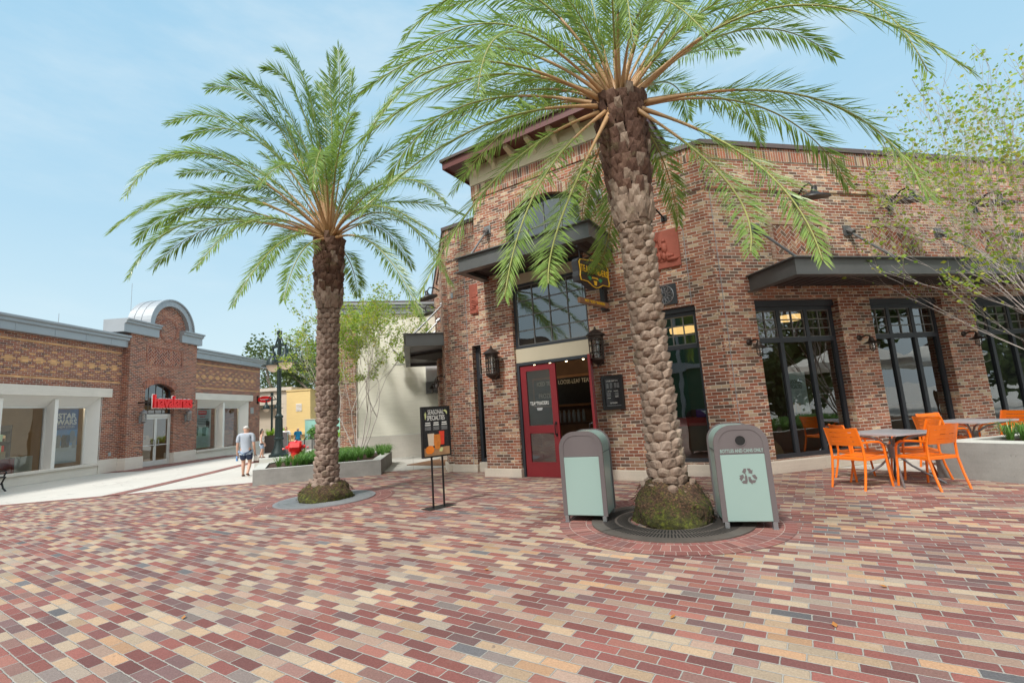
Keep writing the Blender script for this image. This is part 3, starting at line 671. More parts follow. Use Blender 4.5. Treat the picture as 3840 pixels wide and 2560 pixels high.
canopy(RM, 6.86, 22.0, 6.92, 8.12, 3.63, 3.93, [(7.18, 4.97, 7.18), (9.52, 4.97, 9.52), (12.08, 4.97, 12.08), (14.45, 4.97, 14.45)])
canopy(FM, -6.66, -3.36, 8.34, 9.4, 4.80, 5.12, [(-6.5, 6.1, -6.5), (-3.5, 6.1, -3.5)])
canopy(SM, -5.9, -.25, -1.2, 0, 3.52, 3.84, [(-.6, 4.85, -.6), (-3.2, 4.85, -3.2), (-5.6, 4.85, -5.6)])
# herringbone panels
for i in range(4):
    a = 7.50 + i * 2.56; b = MB(RM)
    for q in ((a, a + 1.48, 8.100, 8.118, 5.08, 5.18), (a, a + 1.48, 8.100, 8.118, 4.31, 4.41), (a, a + .10, 8.101, 8.118, 4.41, 5.08), (a + 1.38, a + 1.48, 8.101, 8.118, 4.41, 5.08)): b.box(*q)
    o = b.build('brick_panel', 'brick_trim', shop); h = MB(RM); h.box(a + .12, a + 1.36, 8.112, 8.118, 4.43, 5.06); h.build('herringbone', 'brick_herring', o)
# terracotta reliefs
def relief(x0, x1, z0, z1, y, part):
    r = MB(FM); r.box(x0, x1, y - .05, y, z0, z1); o = r.build('relief_panel', 'terracotta', shop, bevel=.008)
    f = MB(FM); yy = y - .05; W_ = x1 - x0
    def bl(cx, cz, rx, rz_, n=8):
        c = FM @ Vector((x0 + cx * W_, yy, z0 + cz * (z1 - z0))); f2 = MB(FM @ Matrix.Translation((x0 + cx * W_, yy, z0 + cz * (z1 - z0))) @ Matrix.Diagonal((rx * W_, .06, rz_ * W_, 1)))
        f2.lathe([(0, -1), (.55, -.8), (.95, -.25), (.9, .35), (.5, .85), (0, 1)], n=n); k = len(f.v); f.v += f2.v; f.f += [tuple(i + k for i in q) for q in f2.f]
    f.tube([(x0 + .05 * W_, yy, z0 + .14 * W_), (x0 + .98 * W_, yy, z0 + .22 * W_)], .014, 6); f.tube([(x0 + .2 * W_, yy, z0 + .2 * W_), (x0 + .5 * W_, yy, z0 + .5 * W_)], .016, 6); f.tube([(x0 + .12 * W_, yy, z0 + .3 * W_), (x0 + .6 * W_, yy, z0 + .18 * W_)], .02, 6)
    if part == 0:
        for cx, cz in ((.10, .5), (.42, .48), (.62, .44)):
            bl(cx, cz + .27, .055, .06); bl(cx, cz + .08, .085, .17); bl(cx - .02, cz - .14, .07, .13); bl(cx + .06, cz - .16, .05, .14)
            f.tube([(x0 + (cx - .02) * W_, yy - .02, z0 + (cz + .16) * W_), (x0 + (cx - .16) * W_, yy - .02, z0 + (cz + .10) * W_)], .018, 5)
        bl(.70, .30, .16, .07); bl(.8, .2, .16, .06)
    else:
        for cx, cz in ((.7, .5), (.35, .3)):
            bl(cx, cz + .3, .06, .07); bl(cx, cz + .08, .10, .2); bl(cx, cz - .2, .08, .18); f.tube([(x0 + (cx - .25) * W_, yy, z0 + (cz + .1) * W_), (x0 + (cx + .2) * W_, yy, z0 + (cz + .05) * W_)], .02, 5)
        for k in range(4): f.tube([(x0 + .1 * W_, yy, z0 + (.2 + .12 * k) * W_), (x0 + .7 * W_, yy, z0 + (.2 + .12 * k) * W_)], .014, 5)
    f.build('relief_figures', 'terracotta', o, smooth='all')
relief(-2.86, -2.05, 4.32, 5.15, 10.05, 0); relief(-7.67, -6.86, 4.20, 5.02, 10.05, 1)
# round patterned vent
b = MB(FM); b.box(-2.75, -2.22, 10.02, 10.05, 3.53, 3.97); v = b.build('vent_grille', 'window_frame', shop)
b = MB(FM); cx, cz, y = -2.485, 3.75, 10.012
def ringp(cx, cz, rx, rz_, a=0, n=14, th=.007):
    P = []
    for k in range(n + 1):
        q = 2 * math.pi * k / n; px, pz = rx * math.cos(q), rz_ * math.sin(q); P.append((cx + px * math.cos(a) - pz * math.sin(a), y, cz + px * math.sin(a) + pz * math.cos(a)))
    b.tube(P, th, 4)
ringp(cx, cz, .2, .2, th=.012, n=24); ringp(cx, cz, .045, .045)
for k in range(12):
    a = k * math.pi / 6; ringp(cx + .135 * math.cos(a), cz + .135 * math.sin(a), .05, .026, a)
    a += math.pi / 12; b.tube([(cx + .04 * math.cos(a), y, cz + .04 * math.sin(a)), (cx + .1 * math.cos(a), y, cz + .1 * math.sin(a))], .006, 4)
b.build('vent_tracery', 'steel', v)
# small fittings on the brickwork
b = MB(FM); b.box(-8.35, -8.27, 10.03, 10.05, 4.78, 4.92); b.build('junction_box', 'zinc', shop)
# things inside the shop
t = thing('shop_counter', 'wooden serving counter inside the open doorway', 'counter', FM @ Matrix.Translation((-4.4, 12, 0)))
MB(FM).box(-7.3, -5.3, 12.8, 13.4, 0, 1.02).build('counter_body', 'wood_counter', t); MB(FM).box(-7.35, -5.25, 12.75, 13.45, 1.02, 1.07).build('counter_top', 'interior_wall', t)
for i in range(6):
    o = MB(FM @ Matrix.Translation((-6.75 + i * .16, 13.05, 1.07))).lathe([(.055, 0), (.06, .05), (.055, .28), (.03, .33), (.035, .36), (0, .37)], n=10).build('tea_canister', 'steel', smooth=True)
    tag(o, 'shiny steel canister in the row on the wooden counter', 'canister', 'steel canisters on the shop counter')
t = thing('menu_board', 'wood-framed chalk menu board hanging behind the shop counter', 'menu board', FM @ Matrix.Translation((-4.3, 14.5, 2)))
b = MB(FM); b.box(-8.5, -6.1, 14.5, 14.56, 1.55, 2.60); b.build('board_frame', 'wood_counter', t); b = MB(FM); b.box(-8.42, -6.18, 14.48, 14.5, 1.63, 2.52); b.build('board_face', 'poster_black', t)
for s_, x, z, sz in (('ICED TEAS', -7.95, 2.37, .20), ('LOOSE-LEAF TEAS', -6.85, 2.37, .20), ('FROZEN', -7.95, 1.95, .22)): text('lettering', s_, t, face(FM, x, 14.475, z), sz, 'chalk', sx=.75)
for (M, x, y, z, lab) in ((RM, 9.0, 9.5, 3.25, 'glowing drum pendant lamp behind the first tall window of the long brick wall'), (FM, -2.35, 10.9, 3.02, 'glowing shallow pendant lamp behind the window beside the big palm trunk'), (RM, 13.5, 9.6, 3.22, 'glowing drum pendant lamp behind the third tall window')):
    t = thing('pendant_lamp', lab, 'pendant lamp', M @ Matrix.Translation((x, y, z)), 'pendant lamps inside the brick shop'); m = M @ Matrix.Translation((x, y, z))
    MB(m).lathe([(.30, 0), (.31, .10), (.0, .12)], n=20).build('lamp_shade', 'pendant_glow', t, smooth=True); MB(m).tube([(0, 0, .1), (0, 0, .55)], .01, 5).build('cord', 'black_metal', t)
for i in range(4):
    o = MB(FM @ Matrix.Translation((-7.9 + i * .6, 13.7, 2.98))).lathe([(.03, 0), (.04, .05), (.008, .06), (.008, .52)], n=8).build('spot_light', 'spot_glow')
    tag(o, 'tiny lit ceiling spot inside the open doorway', 'spot light', 'ceiling spots in the shop')
    if i in (0, 3):
        ld = bpy.data.lights.new('spot_lamp_light', 'POINT'); ld.energy = 5; ld.color = (1, .72, .42); ld.shadow_soft_size = .08
        lo_ = bpy.data.objects.new('spot_lamp_light', ld); COL.objects.link(lo_); lo_.location = FM @ Vector((-7.9 + i * .6, 13.5, 2.9))
# ------------------------------------------------------------------ signs and lamps on the brick shop
t = thing('hanging_sign', 'shaped wooden tea shop sign with yellow letters hanging under the entrance canopy', 'sign', FM @ Matrix.Translation((-3.75, 8.9, 4.0)))
_sp = FM @ Vector((-3.5, 8.61, 4.10)); SGM = frame(_sp, (.68, .733)) @ Matrix.Diagonal((1.22, 1, .64, 1))     # board plane x-z, front -y
out = [(-.46, .30), (-.42, .40), (-.2, .44), (0, .50), (.2, .44), (.42, .40), (.46, .30), (.44, 0), (.46, -.16), (.44, -.30), (.24, -.30), (.10, -.42), (0, -.46), (-.10, -.42), (-.24, -.30), (-.44, -.30), (-.46, -.16), (-.44, 0)]
b = MB(SGM); b.prism(out, -.07, .07); b.build('sign_edge', 'poster_dark', t)
b = MB(SGM); b.prism([(x * .985, z * .985) for x, z in out], -.078, -.0705); fb = b.build('sign_face', 'sign_wood', t)
b = MB(SGM); b.tube([(x * .92, -.08, z * .92) for x, z in out + out[:1]], .013, 5); b.build('sign_border', 'sign_yellow', t)
text('lettering', 'TEA*TRADERS', t, face(SGM, 0, -.082, .10), .30, 'sign_yellow', sx=.38, ext=.006, space=1.12)
b = MB(SGM); b.tube([(-.3, -.08, .30), (.3, -.08, .30)], .006, 4); b.tube([(-.38, -.08, -.05), (-.18, -.08, -.05)], .006, 4); b.tube([(.18, -.08, -.05), (.38, -.08, -.05)], .006, 4); b.prism([(-.22, -.12), (-.14, -.08), (-.09, -.16), (-.16, -.22)], -.084, -.078); b.prism([(.22, -.12), (.14, -.08), (.09, -.16), (.16, -.22)], -.084, -.078); b.build('leaf_emblem', 'sign_green', t)
b = MB(SGM); b.prism([(-.08, -.09), (.08, -.09), (.10, -.15), (0, -.13), (-.10, -.15)], -.084, -.078); b.prism([(-.05, -.2), (.05, -.2), (.03, -.34), (-.03, -.34)], -.084, -.078); b.build('gold_emblem', 'sign_yellow', t)
b = MB(SGM); b.box(-.42, .42, -.03, .03, -.95, -.79); b.build('lower_board', 'wood_counter', t)
text('lettering', 'HOT * ICED * BLENDED', t, face(SGM, 0, -.034, -.87), .12, 'sign_yellow', sx=.46, ext=.003)
for x in (-.3, .3): MB(SGM).tube([(x, 0, -.79), (x, 0, -.28)], .008, 5).build('hanger', 'black_metal', t); MB(SGM).tube([(x, 0, .4), (x, 0, .72)], .012, 5).build('hanger', 'black_metal', t)
b = MB(FM); b.box(-3.6, -3.5, 9.22, 9.4, 3.5, 4.6); b.tube([(-3.5, 9.3, 4.5), (-3.5, 8.0, 4.56)], .022, 6); b.build('wall_bracket', 'black_metal', t)
t = thing('menu_case', 'black framed menu case with white chalk lettering between the lantern and palm', 'menu case', FM @ Matrix.Translation((-3.57, 9.4, 1.4)))
b = MB(FM)
for q in ((-3.80, -3.34, 9.33, 9.4, 1.42, 1.49), (-3.80, -3.34, 9.33, 9.4, 2.06, 2.13), (-3.80, -3.74, 9.33, 9.4, 1.49, 2.06), (-3.40, -3.34, 9.33, 9.4, 1.49, 2.06)): b.box(*q)
b.build('case_frame', 'black_metal', t)
MB(FM).box(-3.74, -3.40, 9.36, 9.39, 1.49, 2.06).build('menu_sheet', 'poster_black', t)
text('lettering', 'LOOSE-LEAF TEAS', t, face(FM, -3.57, 9.357, 2.01), .042, 'chalk', sx=.75, ext=.001)
for x, z, s_ in ((-3.64, 1.80, 'ICED TEAS'), (-3.50, 1.80, 'TEA LATTES'), (-3.66, 1.66, 'FROZEN'), (-3.49, 1.68, 'SPIRITED')): text('lettering', s_, t, face(FM, x, 9.357, z), .026, 'chalk', sx=.7, ext=.001)
text('lettering', 'TEA*TRADERS', t, face(FM, -3.57, 9.357, 1.555), .036, 'chalk', sx=.7, ext=.001)
b = MB(FM)
for i in range(5):
    for x0_ in (-3.70, -3.62, -3.53, -3.47): b.box(x0_, x0_ + .05, 9.357, 9.359, 1.87 + i * .022, 1.876 + i * .022)
for i in range(4):
    for x0_ in (-3.70, -3.53): b.box(x0_, x0_ + .08, 9.357, 9.359, 1.70 + i * .02, 1.705 + i * .02)
for a_, c_ in (((-3.73, -3.41), 1.50), ((-3.73, -3.41), 2.045)): b.box(*a_, 9.357, 9.359, c_, c_ + .004)
b.build('small_print', 'chalk_dim', t)
def lantern(M, label, s=1., rail=True, mat='bronze_dark'):
    t = thing('wall_lantern', label, 'wall lantern', M); S = M @ Matrix.Diagonal((s, s, s, 1))
    b = MB(S); b.lathe([(0, .45), (.02, .44), (.025, .39), (.05, .38), (.10, .345), (.17, .30), (.21, .26), (.21, .245), (.16, .24), (.155, .18), (.15, .18), (0, .20)], (0, 0, 0), 20); b.build('lantern_cap', mat, t, smooth=True); b = MB(S); b.lathe([(.0, -.42), (.02, -.40), (.015, -.36), (.05, -.35), (.11, -.30), (.155, -.26), (.155, -.22), (0, -.21)], (0, 0, 0), 20)
    b.build('lantern_base', mat, t, smooth=True)
    b = MB(S)
    for k in range(16): a = 2 * math.pi * k / 16; b.tube([(.145 * math.cos(a), .145 * math.sin(a), -.24), (.15 * math.cos(a), .15 * math.sin(a), .2)], .0075, 4)
    for z in (-.10, .05, .15): b.tube([(.152 * math.cos(2 * math.pi * k / 20), .152 * math.sin(2 * math.pi * k / 20), z) for k in range(21)], .009, 4)
    b.build('cage', mat, t)
    b = MB(S); b.lathe([(.10, -.22), (.11, .18)], n=14); b.build('lamp_glass', 'jar_glass', t, smooth=True)
    b = MB(S); b.tube([(0, .24, .05), (0, .20, .08), (0, .13, .10)], .03, 8); b.tube([(0, .24, -.3), (.0, .15, -.36), (0, .02, -.35)], .014, 6); b.box(-.05, .05, .21, .24, -.34, .12); b.build('wall_arm', mat, t)
    return t
lantern(FM @ Matrix.Translation((-6.45, 9.16, 2.66)), 'round caged bronze wall lantern left of the red doors')
lantern(FM @ Matrix.Translation((-3.76, 9.16, 2.72)), 'round caged bronze wall lantern right of the red doors above the menu case')
def caged(M, label, mirror=False):
    t = thing('caged_wall_lamp', label, 'wall lamp', M, 'small caged wall lamps')
    b = MB(M); b.lathe([(0, .10), (.03, .10), (.05, .05), (.06, .02), (.14, -.02), (.15, -.035), (.07, -.03), (0, -.03)], n=18); b.build('lamp_shade', 'bronze_dark', t, smooth=True)
    b = MB(M); 
    for k in range(8): a = math.pi * k / 4; b.tube([(.055 * math.cos(a), .055 * math.sin(a), -.03), (.055 * math.cos(a), .055 * math.sin(a), -.15), (.0, 0, -.20)], .005, 4)
    for z in (-.08, -.14): b.tube([(.056 * math.cos(math.pi * k / 6), .056 * math.sin(math.pi * k / 6), z) for k in range(13)], .005, 4)
    b.build('cage', 'bronze_dark', t); MB(M).lathe([(.038, -.03), (.04, -.12), (.02, -.17), (0, -.175)], n=10).build('lamp_glass', 'jar_glass', t, smooth=True)
    b = MB(M); b.tube([(0, .02, .09), (0, .02, .13), (0, .1, .15), (0, .24, .12)], .018, 7); b.M = M @ Matrix.Translation((0, .26, .12)) @ Matrix.Rotation(R_(90), 4, 'X'); b.lathe([(.065, 0), (.065, .02), (.03, .04)], n=14); b.build('wall_arm', 'bronze_dark', t)
caged(RM @ Matrix.Translation((6.66, 7.86, 2.46)), 'small caged wall lamp on the brick corner left of the tall windows')
caged(RM @ Matrix.Translation((9.36, 7.86, 2.46)), 'small caged wall lamp on the pier between the first and second tall windows')
caged(RM @ Matrix.Translation((12.24, 7.86, 2.46)), 'small caged wall lamp on the rightmost pier behind the orange chairs')
for i, (x, l_) in enumerate(((-.55, 'nearest'), (-3.9, 'middle'), (-7.2, 'farthest'))): caged(SM @ Matrix.Translation((x, -.38, 2.5)), l_ + ' of the three small caged lamps under the side canopy by the poster stand')
def barn(M, label, grp='wide barn lamps above the canopies'):
    t = thing('barn_lamp', label, 'wall lamp', M, grp)
    T = M @ Matrix.Rotation(R_(14), 4, 'X'); b = MB(T); b.lathe([(0, .20), (.045, .20), (.06, .10), (.10, .06), (.30, -.01), (.31, -.035), (.285, -.03), (0, .02)], n=24); b.build('lamp_shade', 'black_metal', t, smooth=True)
    b = MB(M); b.tube([(0, -.02, .18), (0, .05, .30), (0, .2, .30), (0, .47, .12)], .02, 7); b.box(-.06, .06, .44, .49, -.04, .26); b.build('lamp_arm', 'black_metal', t)
for x, l_ in ((8.24, 'first black barn lamp on the long brick wall, behind the palm frond tips'), (10.79, 'middle black barn lamp on the long brick wall above the second herringbone panel'), (13.3, 'rightmost black barn lamp on the long brick wall behind thin branches')): barn(RM @ Matrix.Translation((x, 7.6, 5.50)), l_)
for x, l_ in ((-1.2, 'nearer barn lamp on the side wall above the side canopy rod'), (-3.6, 'farther barn lamp on the side wall above the side canopy')): barn(SM @ Matrix.Translation((x, -.5, 5.15)), l_)
t = thing('gooseneck_lamp', 'small black gooseneck lamp above the square terracotta relief', 'wall lamp', FM @ Matrix.Translation((-2.45, 10.05, 5.4)))
b = MB(FM); b.tube([(-2.3, 10.05, 5.42), (-2.3, 9.98, 5.43), (-2.42, 9.7, 5.62), (-2.5, 9.62, 5.60), (-2.53, 9.6, 5.45)], .02, 7); b.box(-2.36, -2.24, 10.02, 10.05, 5.36, 5.48); b.lathe([(.03, 0), (.055, -.1), (.0, -.1)], (-2.53, 9.6, 5.46), 12); b.build('lamp_arm', 'black_metal', t)
t = thing('window_poster', 'pale tea poster standing inside the first tall window', 'poster', RM @ Matrix.Translation((8.0, 8.5, 1.5)))
MB(RM).box(7.62, 8.18, 8.46, 8.48, 1.05, 1.95).build('poster_sheet', 'poster_pale', t)
text('lettering', 'SEASONAL', t, face(RM, 7.9, 8.455, 1.74), .12, 'poster_dark', sx=.62, ext=.001); text('lettering', 'SPECIALTIES', t, face(RM, 7.9, 8.455, 1.64), .12, 'poster_dark', sx=.50, ext=.001)
b = MB(RM)
for i in range(5):
    for x in (7.7, 7.88, 8.03): b.box(x, x + .1, 8.452, 8.458, 1.42 + i * .03, 1.428 + i * .03)
b.build('small_print', 'poster_grey', t)
b = MB(RM); b.box(7.72, 7.82, 8.45, 8.459, 1.12, 1.32); b.box(7.86, 7.96, 8.45, 8.459, 1.12, 1.30); b.build('cup_picture', 'milk', t); b = MB(RM); b.box(7.64, 8.16, 8.452, 8.457, 1.06, 1.11); b.build('table_picture', 'poster_dark', t)
t = thing('window_board', 'dark chalk board propped inside the second tall window', 'poster', RM @ Matrix.Translation((10.2, 8.6, 1.2)))
MB(RM).box(9.95, 10.5, 8.6, 8.62, 1.25, 1.95).build('board_face', 'poster_black', t)
text('lettering', 'SEASONAL', t, face(RM, 10.22, 8.595, 1.85), .12, 'chalk', sx=.6, ext=.001); text('lettering', 'SPECIALTIES', t, face(RM, 10.22, 8.595, 1.74), .12, 'chalk', sx=.5, ext=.001)
t = thing('display_shelf', 'low wooden display shelf inside the second tall window', 'shelf', RM @ Matrix.Translation((10.8, 8.8, 0)))
b = MB(RM); b.box(9.9, 11.7, 8.7, 9.1, 1.02, 1.08); b.box(9.95, 10.05, 8.75, 9.05, 0, 1.02); b.box(11.55, 11.65, 8.75, 9.05, 0, 1.02); b.box(9.95, 11.65, 9.0, 9.05, .2, 1.02); b.build('shelf_frame', 'wood_counter', t)
o = MB(RM @ Matrix.Translation((7.15, 8.75, .03))).lathe([(.0, 0), (.38, .0), (.42, .15), (.34, .42), (.16, .66), (.05, .72), (0, .72)], n=16).build('burlap_sack', 'burlap', smooth='all'); tag(o, 'tan burlap sack inside the first tall window near the recycling bin', 'sack')
t = thing('sweets_display', 'red counter with purple and white sweets behind the window right of the palm', 'display counter', FM @ Matrix.Translation((-2.4, 11, 0)))
MB(FM).box(-3.1, -1.6, 10.9, 11.5, 0, .95).build('counter_body', 'wood_counter', t); MB(FM).box(-3.15, -1.55, 10.8, 11.5, .95, 1.12).build('counter_cloth', 'hydrant_red', t); MB(FM).box(-2.3, -1.95, 10.9, 11.3, 1.13, 1.3).build('purple_box', 'purple_print', t)

# ------------------------------------------------------------------ shop on the left with the arched gable
ls = thing('arched_gable_shop', 'low dark red brick shop with zinc coping, white framed windows and round topped gable', 'building', LM)
X0, XE = -14., 10.7
w = MB(LM)
OP1 = (-13.5, -1.47, .45, 3.27); OP2 = (4.55, 9.4, .45, 3.27)
wall(w, X0, -.5, .58, 5.6, 0, .3, [(-13.5, -1.47, .3, 3.27)])
wall(w, 3.92, XE, .58, 5.6, 0, .3, [(4.55, 9.4, .3, 3.27)])
wall(w, -.5, 3.9, .55, 6.25, -.35, .35, [(.47, 2.34, 0, 4.05)])
arch_fill(w, .47, 2.34, 3.66, 4.0, 4.05, -.35, .30)
w.box(.0 - .5, -.2, .0, .5, .6, 6.25); w.box(3.6, 3.9, 0, .5, .6, 6.25)
P = arc(.62, 2.98, 6.82, 8.02, 20)
w.prism([(.3, 6.25), (3.35, 6.25), (3.35, 6.82)] + [(x, z) for x, z in reversed(P)] + [(.3, 6.82)], -.35, 0.)
w.box(XE - .3, XE, .3, 14, .1, 5.6)
w.build('wall', 'brick_dark', ls)
w = MB(LM); arch_band(w, .47, 2.34, 3.66, 4.0, .33, -.37, -.348); w.build('brick_arch', 'brick_dark_soldier', ls)
w = MB(LM)
for q in ((.42, 2.84, 5.74, 5.82), (.42, 2.84, 4.86, 4.94)): w.box(q[0], q[1], -.366, -.351, q[2], q[3])
w.box(.42, .52, -.366, -.351, 4.94, 5.74); w.box(2.74, 2.84, -.366, -.351, 4.94, 5.74)
n = 28
for k in range(n):
    a, c_ = 2 * math.pi * k / n, 2 * math.pi * (k + 1) / n
    w.prism([(1.78 + r * math.cos(q), 6.75 + r * math.sin(q)) for r, q in ((.53, a), (.64, a), (.64, c_), (.53, c_))], -.366, -.351)
w.build('brick_trim', 'brick_dark_soldier', ls)
w = MB(LM); w.box(.53, 2.73, -.358, -.3515, 4.95, 5.73); w.build('herringbone', 'brick_dark_herring', ls)
w = MB(LM)          # tan patterned brickwork
def pattern(x0, x1, first, stp):
    for z in (5.28, 3.92): w.box(x0, x1, -.004, .0, z, z + .075)
    x = first
    while x < x1 - .3:
        for k, hw in ((0, .24), (1, .13), (-1, .13)): w.box(x - hw, x + hw, -.004, 0, 4.60 + k * .078 - .032, 4.60 + k * .078 + .034 + (.012 if abs(k) < 2 else 0))
        for k in (-5, -3, 3, 5): w.box(x - .11 + (stp / 2 if abs(k) == 3 else 0), x + .11 + (stp / 2 if abs(k) == 3 else 0), -.004, 0, 4.60 + k * .078 - .032, 4.60 + k * .078 + .034)
        x += stp
pattern(X0 + .05, -.56, -12.9, .545); pattern(4.0, XE - .05, 4.4, .60)
w.build('pattern_brick', 'brick_tan', ls)
w = MB(LM)          # zinc coping
for a, b_ in ((X0, -.52), (3.92, XE + .3)):
    w.prism([(-.26, 5.58), (-.26, 5.86), (-.34, 5.90), (-.34, 6.00), (-.42, 6.04), (-.42, 6.12), (.5, 6.12), (.5, 5.58)], a, b_, 'x')
for a, b_ in ((-1.05, 1.0), (2.55, 4.1)):
    w.prism([(-.50, 6.25), (-.50, 6.62), (-.60, 6.68), (-.60, 6.76), (-.68, 6.80), (-.68, 6.86), (.5, 6.86), (.5, 6.25)], a, b_, 'x')
w.build('coping', 'zinc', ls)
w = MB(LM); arch_band(w, .62, 2.98, 6.862, 8.0, .33, -.55, .60, 24); arch_band(w, .33, 3.27, 6.862, 8.29, .06, -.62, -.40, 24); w.build('barrel_roof', 'zinc', ls)
w = MB(LM)
for k in range(1, 3): arch_band(w, .30, 3.30, 6.862, 8.32, .03, -.5 + k * .38, -.47 + k * .38, 20)
for x in (-12, -9.5, -7.2, -5.35, -3.9, -2.6, -1.4, 5.2, 6.6, 8.0, 9.4): w.box(x - .012, x + .012, -.268, -.25, 5.6, 5.86)
w.build('seam', 'zinc', ls)
w = MB(LM)          # white stone lintels, plinths, reveals
w.box(X0, -1.02, -.10, .02, 3.27, 3.66); w.box(4.2, 9.75, -.10, .02, 3.27, 3.66)
w.box(-1.47, -.55, -.05, .3, 0, .58); w.box(-.55, .45, -.42, .1, 0, .55); w.box(2.36, 3.96, -.42, .1, 0, .55); w.box(3.97, 4.5, -.05, .3, 0, .45); w.box(9.4, XE + .05, -.05, .3, 0, .58)
w.box(X0, -1.475, -.02, .3, 0, .36); w.box(X0, -1.472, -.10, .35, .36, .46); w.box(4.51, 9.39, -.02, .3, 0, .36); w.box(4.505, 9.395, -.10, .35, .36, .46)
w.build('stone_trim', 'cast_stone_white', ls, bevel=.01)
w = MB(LM); w.prism([(-1.472, .0), (-1.40, .0), (-1.40, .55), (-1.66, .55), (-1.66, .45)], .46, 3.27, 'z'); w.prism([(.0, 3.27), (.45, 2.88), (.55, 2.88), (.55, 3.3), (0, 3.30)], X0, -1.47, 'x'); w.prism([(.0, 3.27), (.45, 2.88), (.55, 2.88), (.55, 3.3), (0, 3.30)], 4.55, 9.4, 'x'); w.prism([(9.398, .0), (9.46, .0), (9.46, .55), (9.1, .55), (9.1, .45)], .46, 3.27, 'z'); w.box(X0, -1.4, .35, .55, .30, .40); w.box(4.5, 9.4, .35, .55, .30, .40)
for x in (-3.2, -5.2, -7.2, -9.2): w.prism([(x - .16, .46), (x + .16, .46), (x - .06, .06), (x - .20, .06)], .40, 3.16, 'z')
for x in (7.1,): w.prism([(x - .25, .46), (x + .25, .46), (x - .06, .06), (x - .22, .06)], .40, 3.16, 'z')
w.build('window_reveal', 'white_paint', ls)
for a, b_ in ((-10.8, -9.36), (-9.04, -7.36), (-7.04, -5.36), (-5.04, -3.36), (-3.04, -1.66), (4.75, 6.85), (7.35, 9.1)): window(ls, LM, a, b_, .38, 2.88, .45, fw=.055, fmat='alu_white', gl='glass_clear')
window(ls, LM, .47, 2.34, 2.5, 3.66, -.15, cols=4, rows=3, fw=.05, arch=(3.66, 4.0))
w = MB(LM)
w.box(.47, 2.34, -.2, -.1, 2.36, 2.5); w.box(.47, .55, -.2, -.1, 0, 2.36); w.box(2.26, 2.34, -.2, -.1, 0, 2.36); w.build('door_frame', 'alu_white', ls)
for a in (.555, 1.41):
    w = MB(LM); b_ = a + .845; w.box(a, a + .07, -.18, -.13, .02, 2.35); w.box(b_ - .07, b_, -.18, -.13, .02, 2.35); w.box(a + .07, b_ - .07, -.18, -.13, 2.26, 2.35); w.box(a + .07, b_ - .07, -.18, -.13, .02, .26); w.box(a + .07, b_ - .07, -.18, -.13, .98, 1.02)
    o = w.build('glass_door', 'alu_white', ls); MB(LM).poly([(a + .07, -.155, .26), (b_ - .07, -.155, .26), (b_ - .07, -.155, 2.26), (a + .07, -.155, 2.26)]).build('pane', 'glass', o)
    hx = b_ - .12 if a < 1 else a + .12; MB(LM).tube([(hx, -.18, .95), (hx, -.26, .95), (hx, -.26, 1.25), (hx, -.18, 1.25)], .018, 6).build('handle', 'steel', o)
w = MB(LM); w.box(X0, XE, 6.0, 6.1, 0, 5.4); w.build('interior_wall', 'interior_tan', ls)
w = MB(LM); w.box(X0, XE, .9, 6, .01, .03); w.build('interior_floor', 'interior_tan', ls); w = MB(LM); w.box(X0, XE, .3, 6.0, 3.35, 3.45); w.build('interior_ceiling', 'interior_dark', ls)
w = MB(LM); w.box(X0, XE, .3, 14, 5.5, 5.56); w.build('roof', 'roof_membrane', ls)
w = MB(LM); w.box(-.97, -.84, -.02, 0, .70, .86); w.box(9.6, 9.95, -.03, 0, 2.45, 2.85); w.build('wall_plate', 'poster_grey', ls)
for x in (.5, -3.0): MB(LM).tube([(x, .6, 6.1), (x, .6, 6.75 if x < 0 else 9.0)], .012, 4).build('lightning_rod', 'zinc', ls)
# its sign, lanterns, posters, stock
t = thing('shop_sign', 'large glossy red shop name letters with white edges above the glass doors', 'sign', LM @ Matrix.Translation((1.75, -1.0, 2.8)))
text('lettering', 'havaianas', t, face(LM, 1.80, -.74, 3.05), .86, 'red_sign', ext=.05, sx=.86, off=.028, space=.94); text('letter_edge', 'havaianas', t, face(LM, 1.80, -.67, 3.05), .86, 'white_sign', ext=.02, sx=.86, off=.058, space=.94)
b = MB(LM); b.tube([(.05, -.62, 3.02), (3.4, -.62, 3.02)], .035, 6); b.tube([(.1, -.62, 3.02), (.1, -.3, 3.02)], .035, 6); b.tube([(3.2, -.62, 3.02), (3.2, -.3, 3.02)], .035, 6); b.build('sign_rail', 'black_metal', t)
t = thing('oval_sign', 'small red oval blade sign at the end of the dark brick shop', 'sign', LM @ Matrix.Translation((10.3, -.5, 3.3)))
OM = LM @ Matrix.Translation((10.4, -.55, 3.38)) @ Matrix.Rotation(R_(-90), 4, 'Z'); b = MB(OM)
b.prism([(.5 * math.cos(2 * math.pi * k / 28), .22 * math.sin(2 * math.pi * k / 28)) for k in range(28)], -.05, .05); b.build('sign_face', 'red_sign', t); text('lettering', 'havaianas', t, face(OM, 0, -.056, 0), .19, 'white_sign', sx=.9)
MB(LM).box(10.35, 10.45, -.08, 0, 3.1, 3.65).build('wall_bracket', 'black_metal', t)
lantern(LM @ Matrix.Translation((.12, -.62, 2.35)), 'grey square-backed lantern left of the glass double doors', .8, mat='steel'); lantern(LM @ Matrix.Translation((3.05, -.62, 2.35)), 'grey square-backed lantern right of the glass double doors', .8, mat='steel')
def slipper(b, x, z, s, y): b.prism([(x - .07 * s, z - .2 * s), (x + .07 * s, z - .2 * s), (x + .08 * s, z), (x + .11 * s, z + .15 * s), (x + .06 * s, z + .26 * s), (x - .04 * s, z + .26 * s), (x - .10 * s, z + .14 * s), (x - .075 * s, z)], y, y + .006)
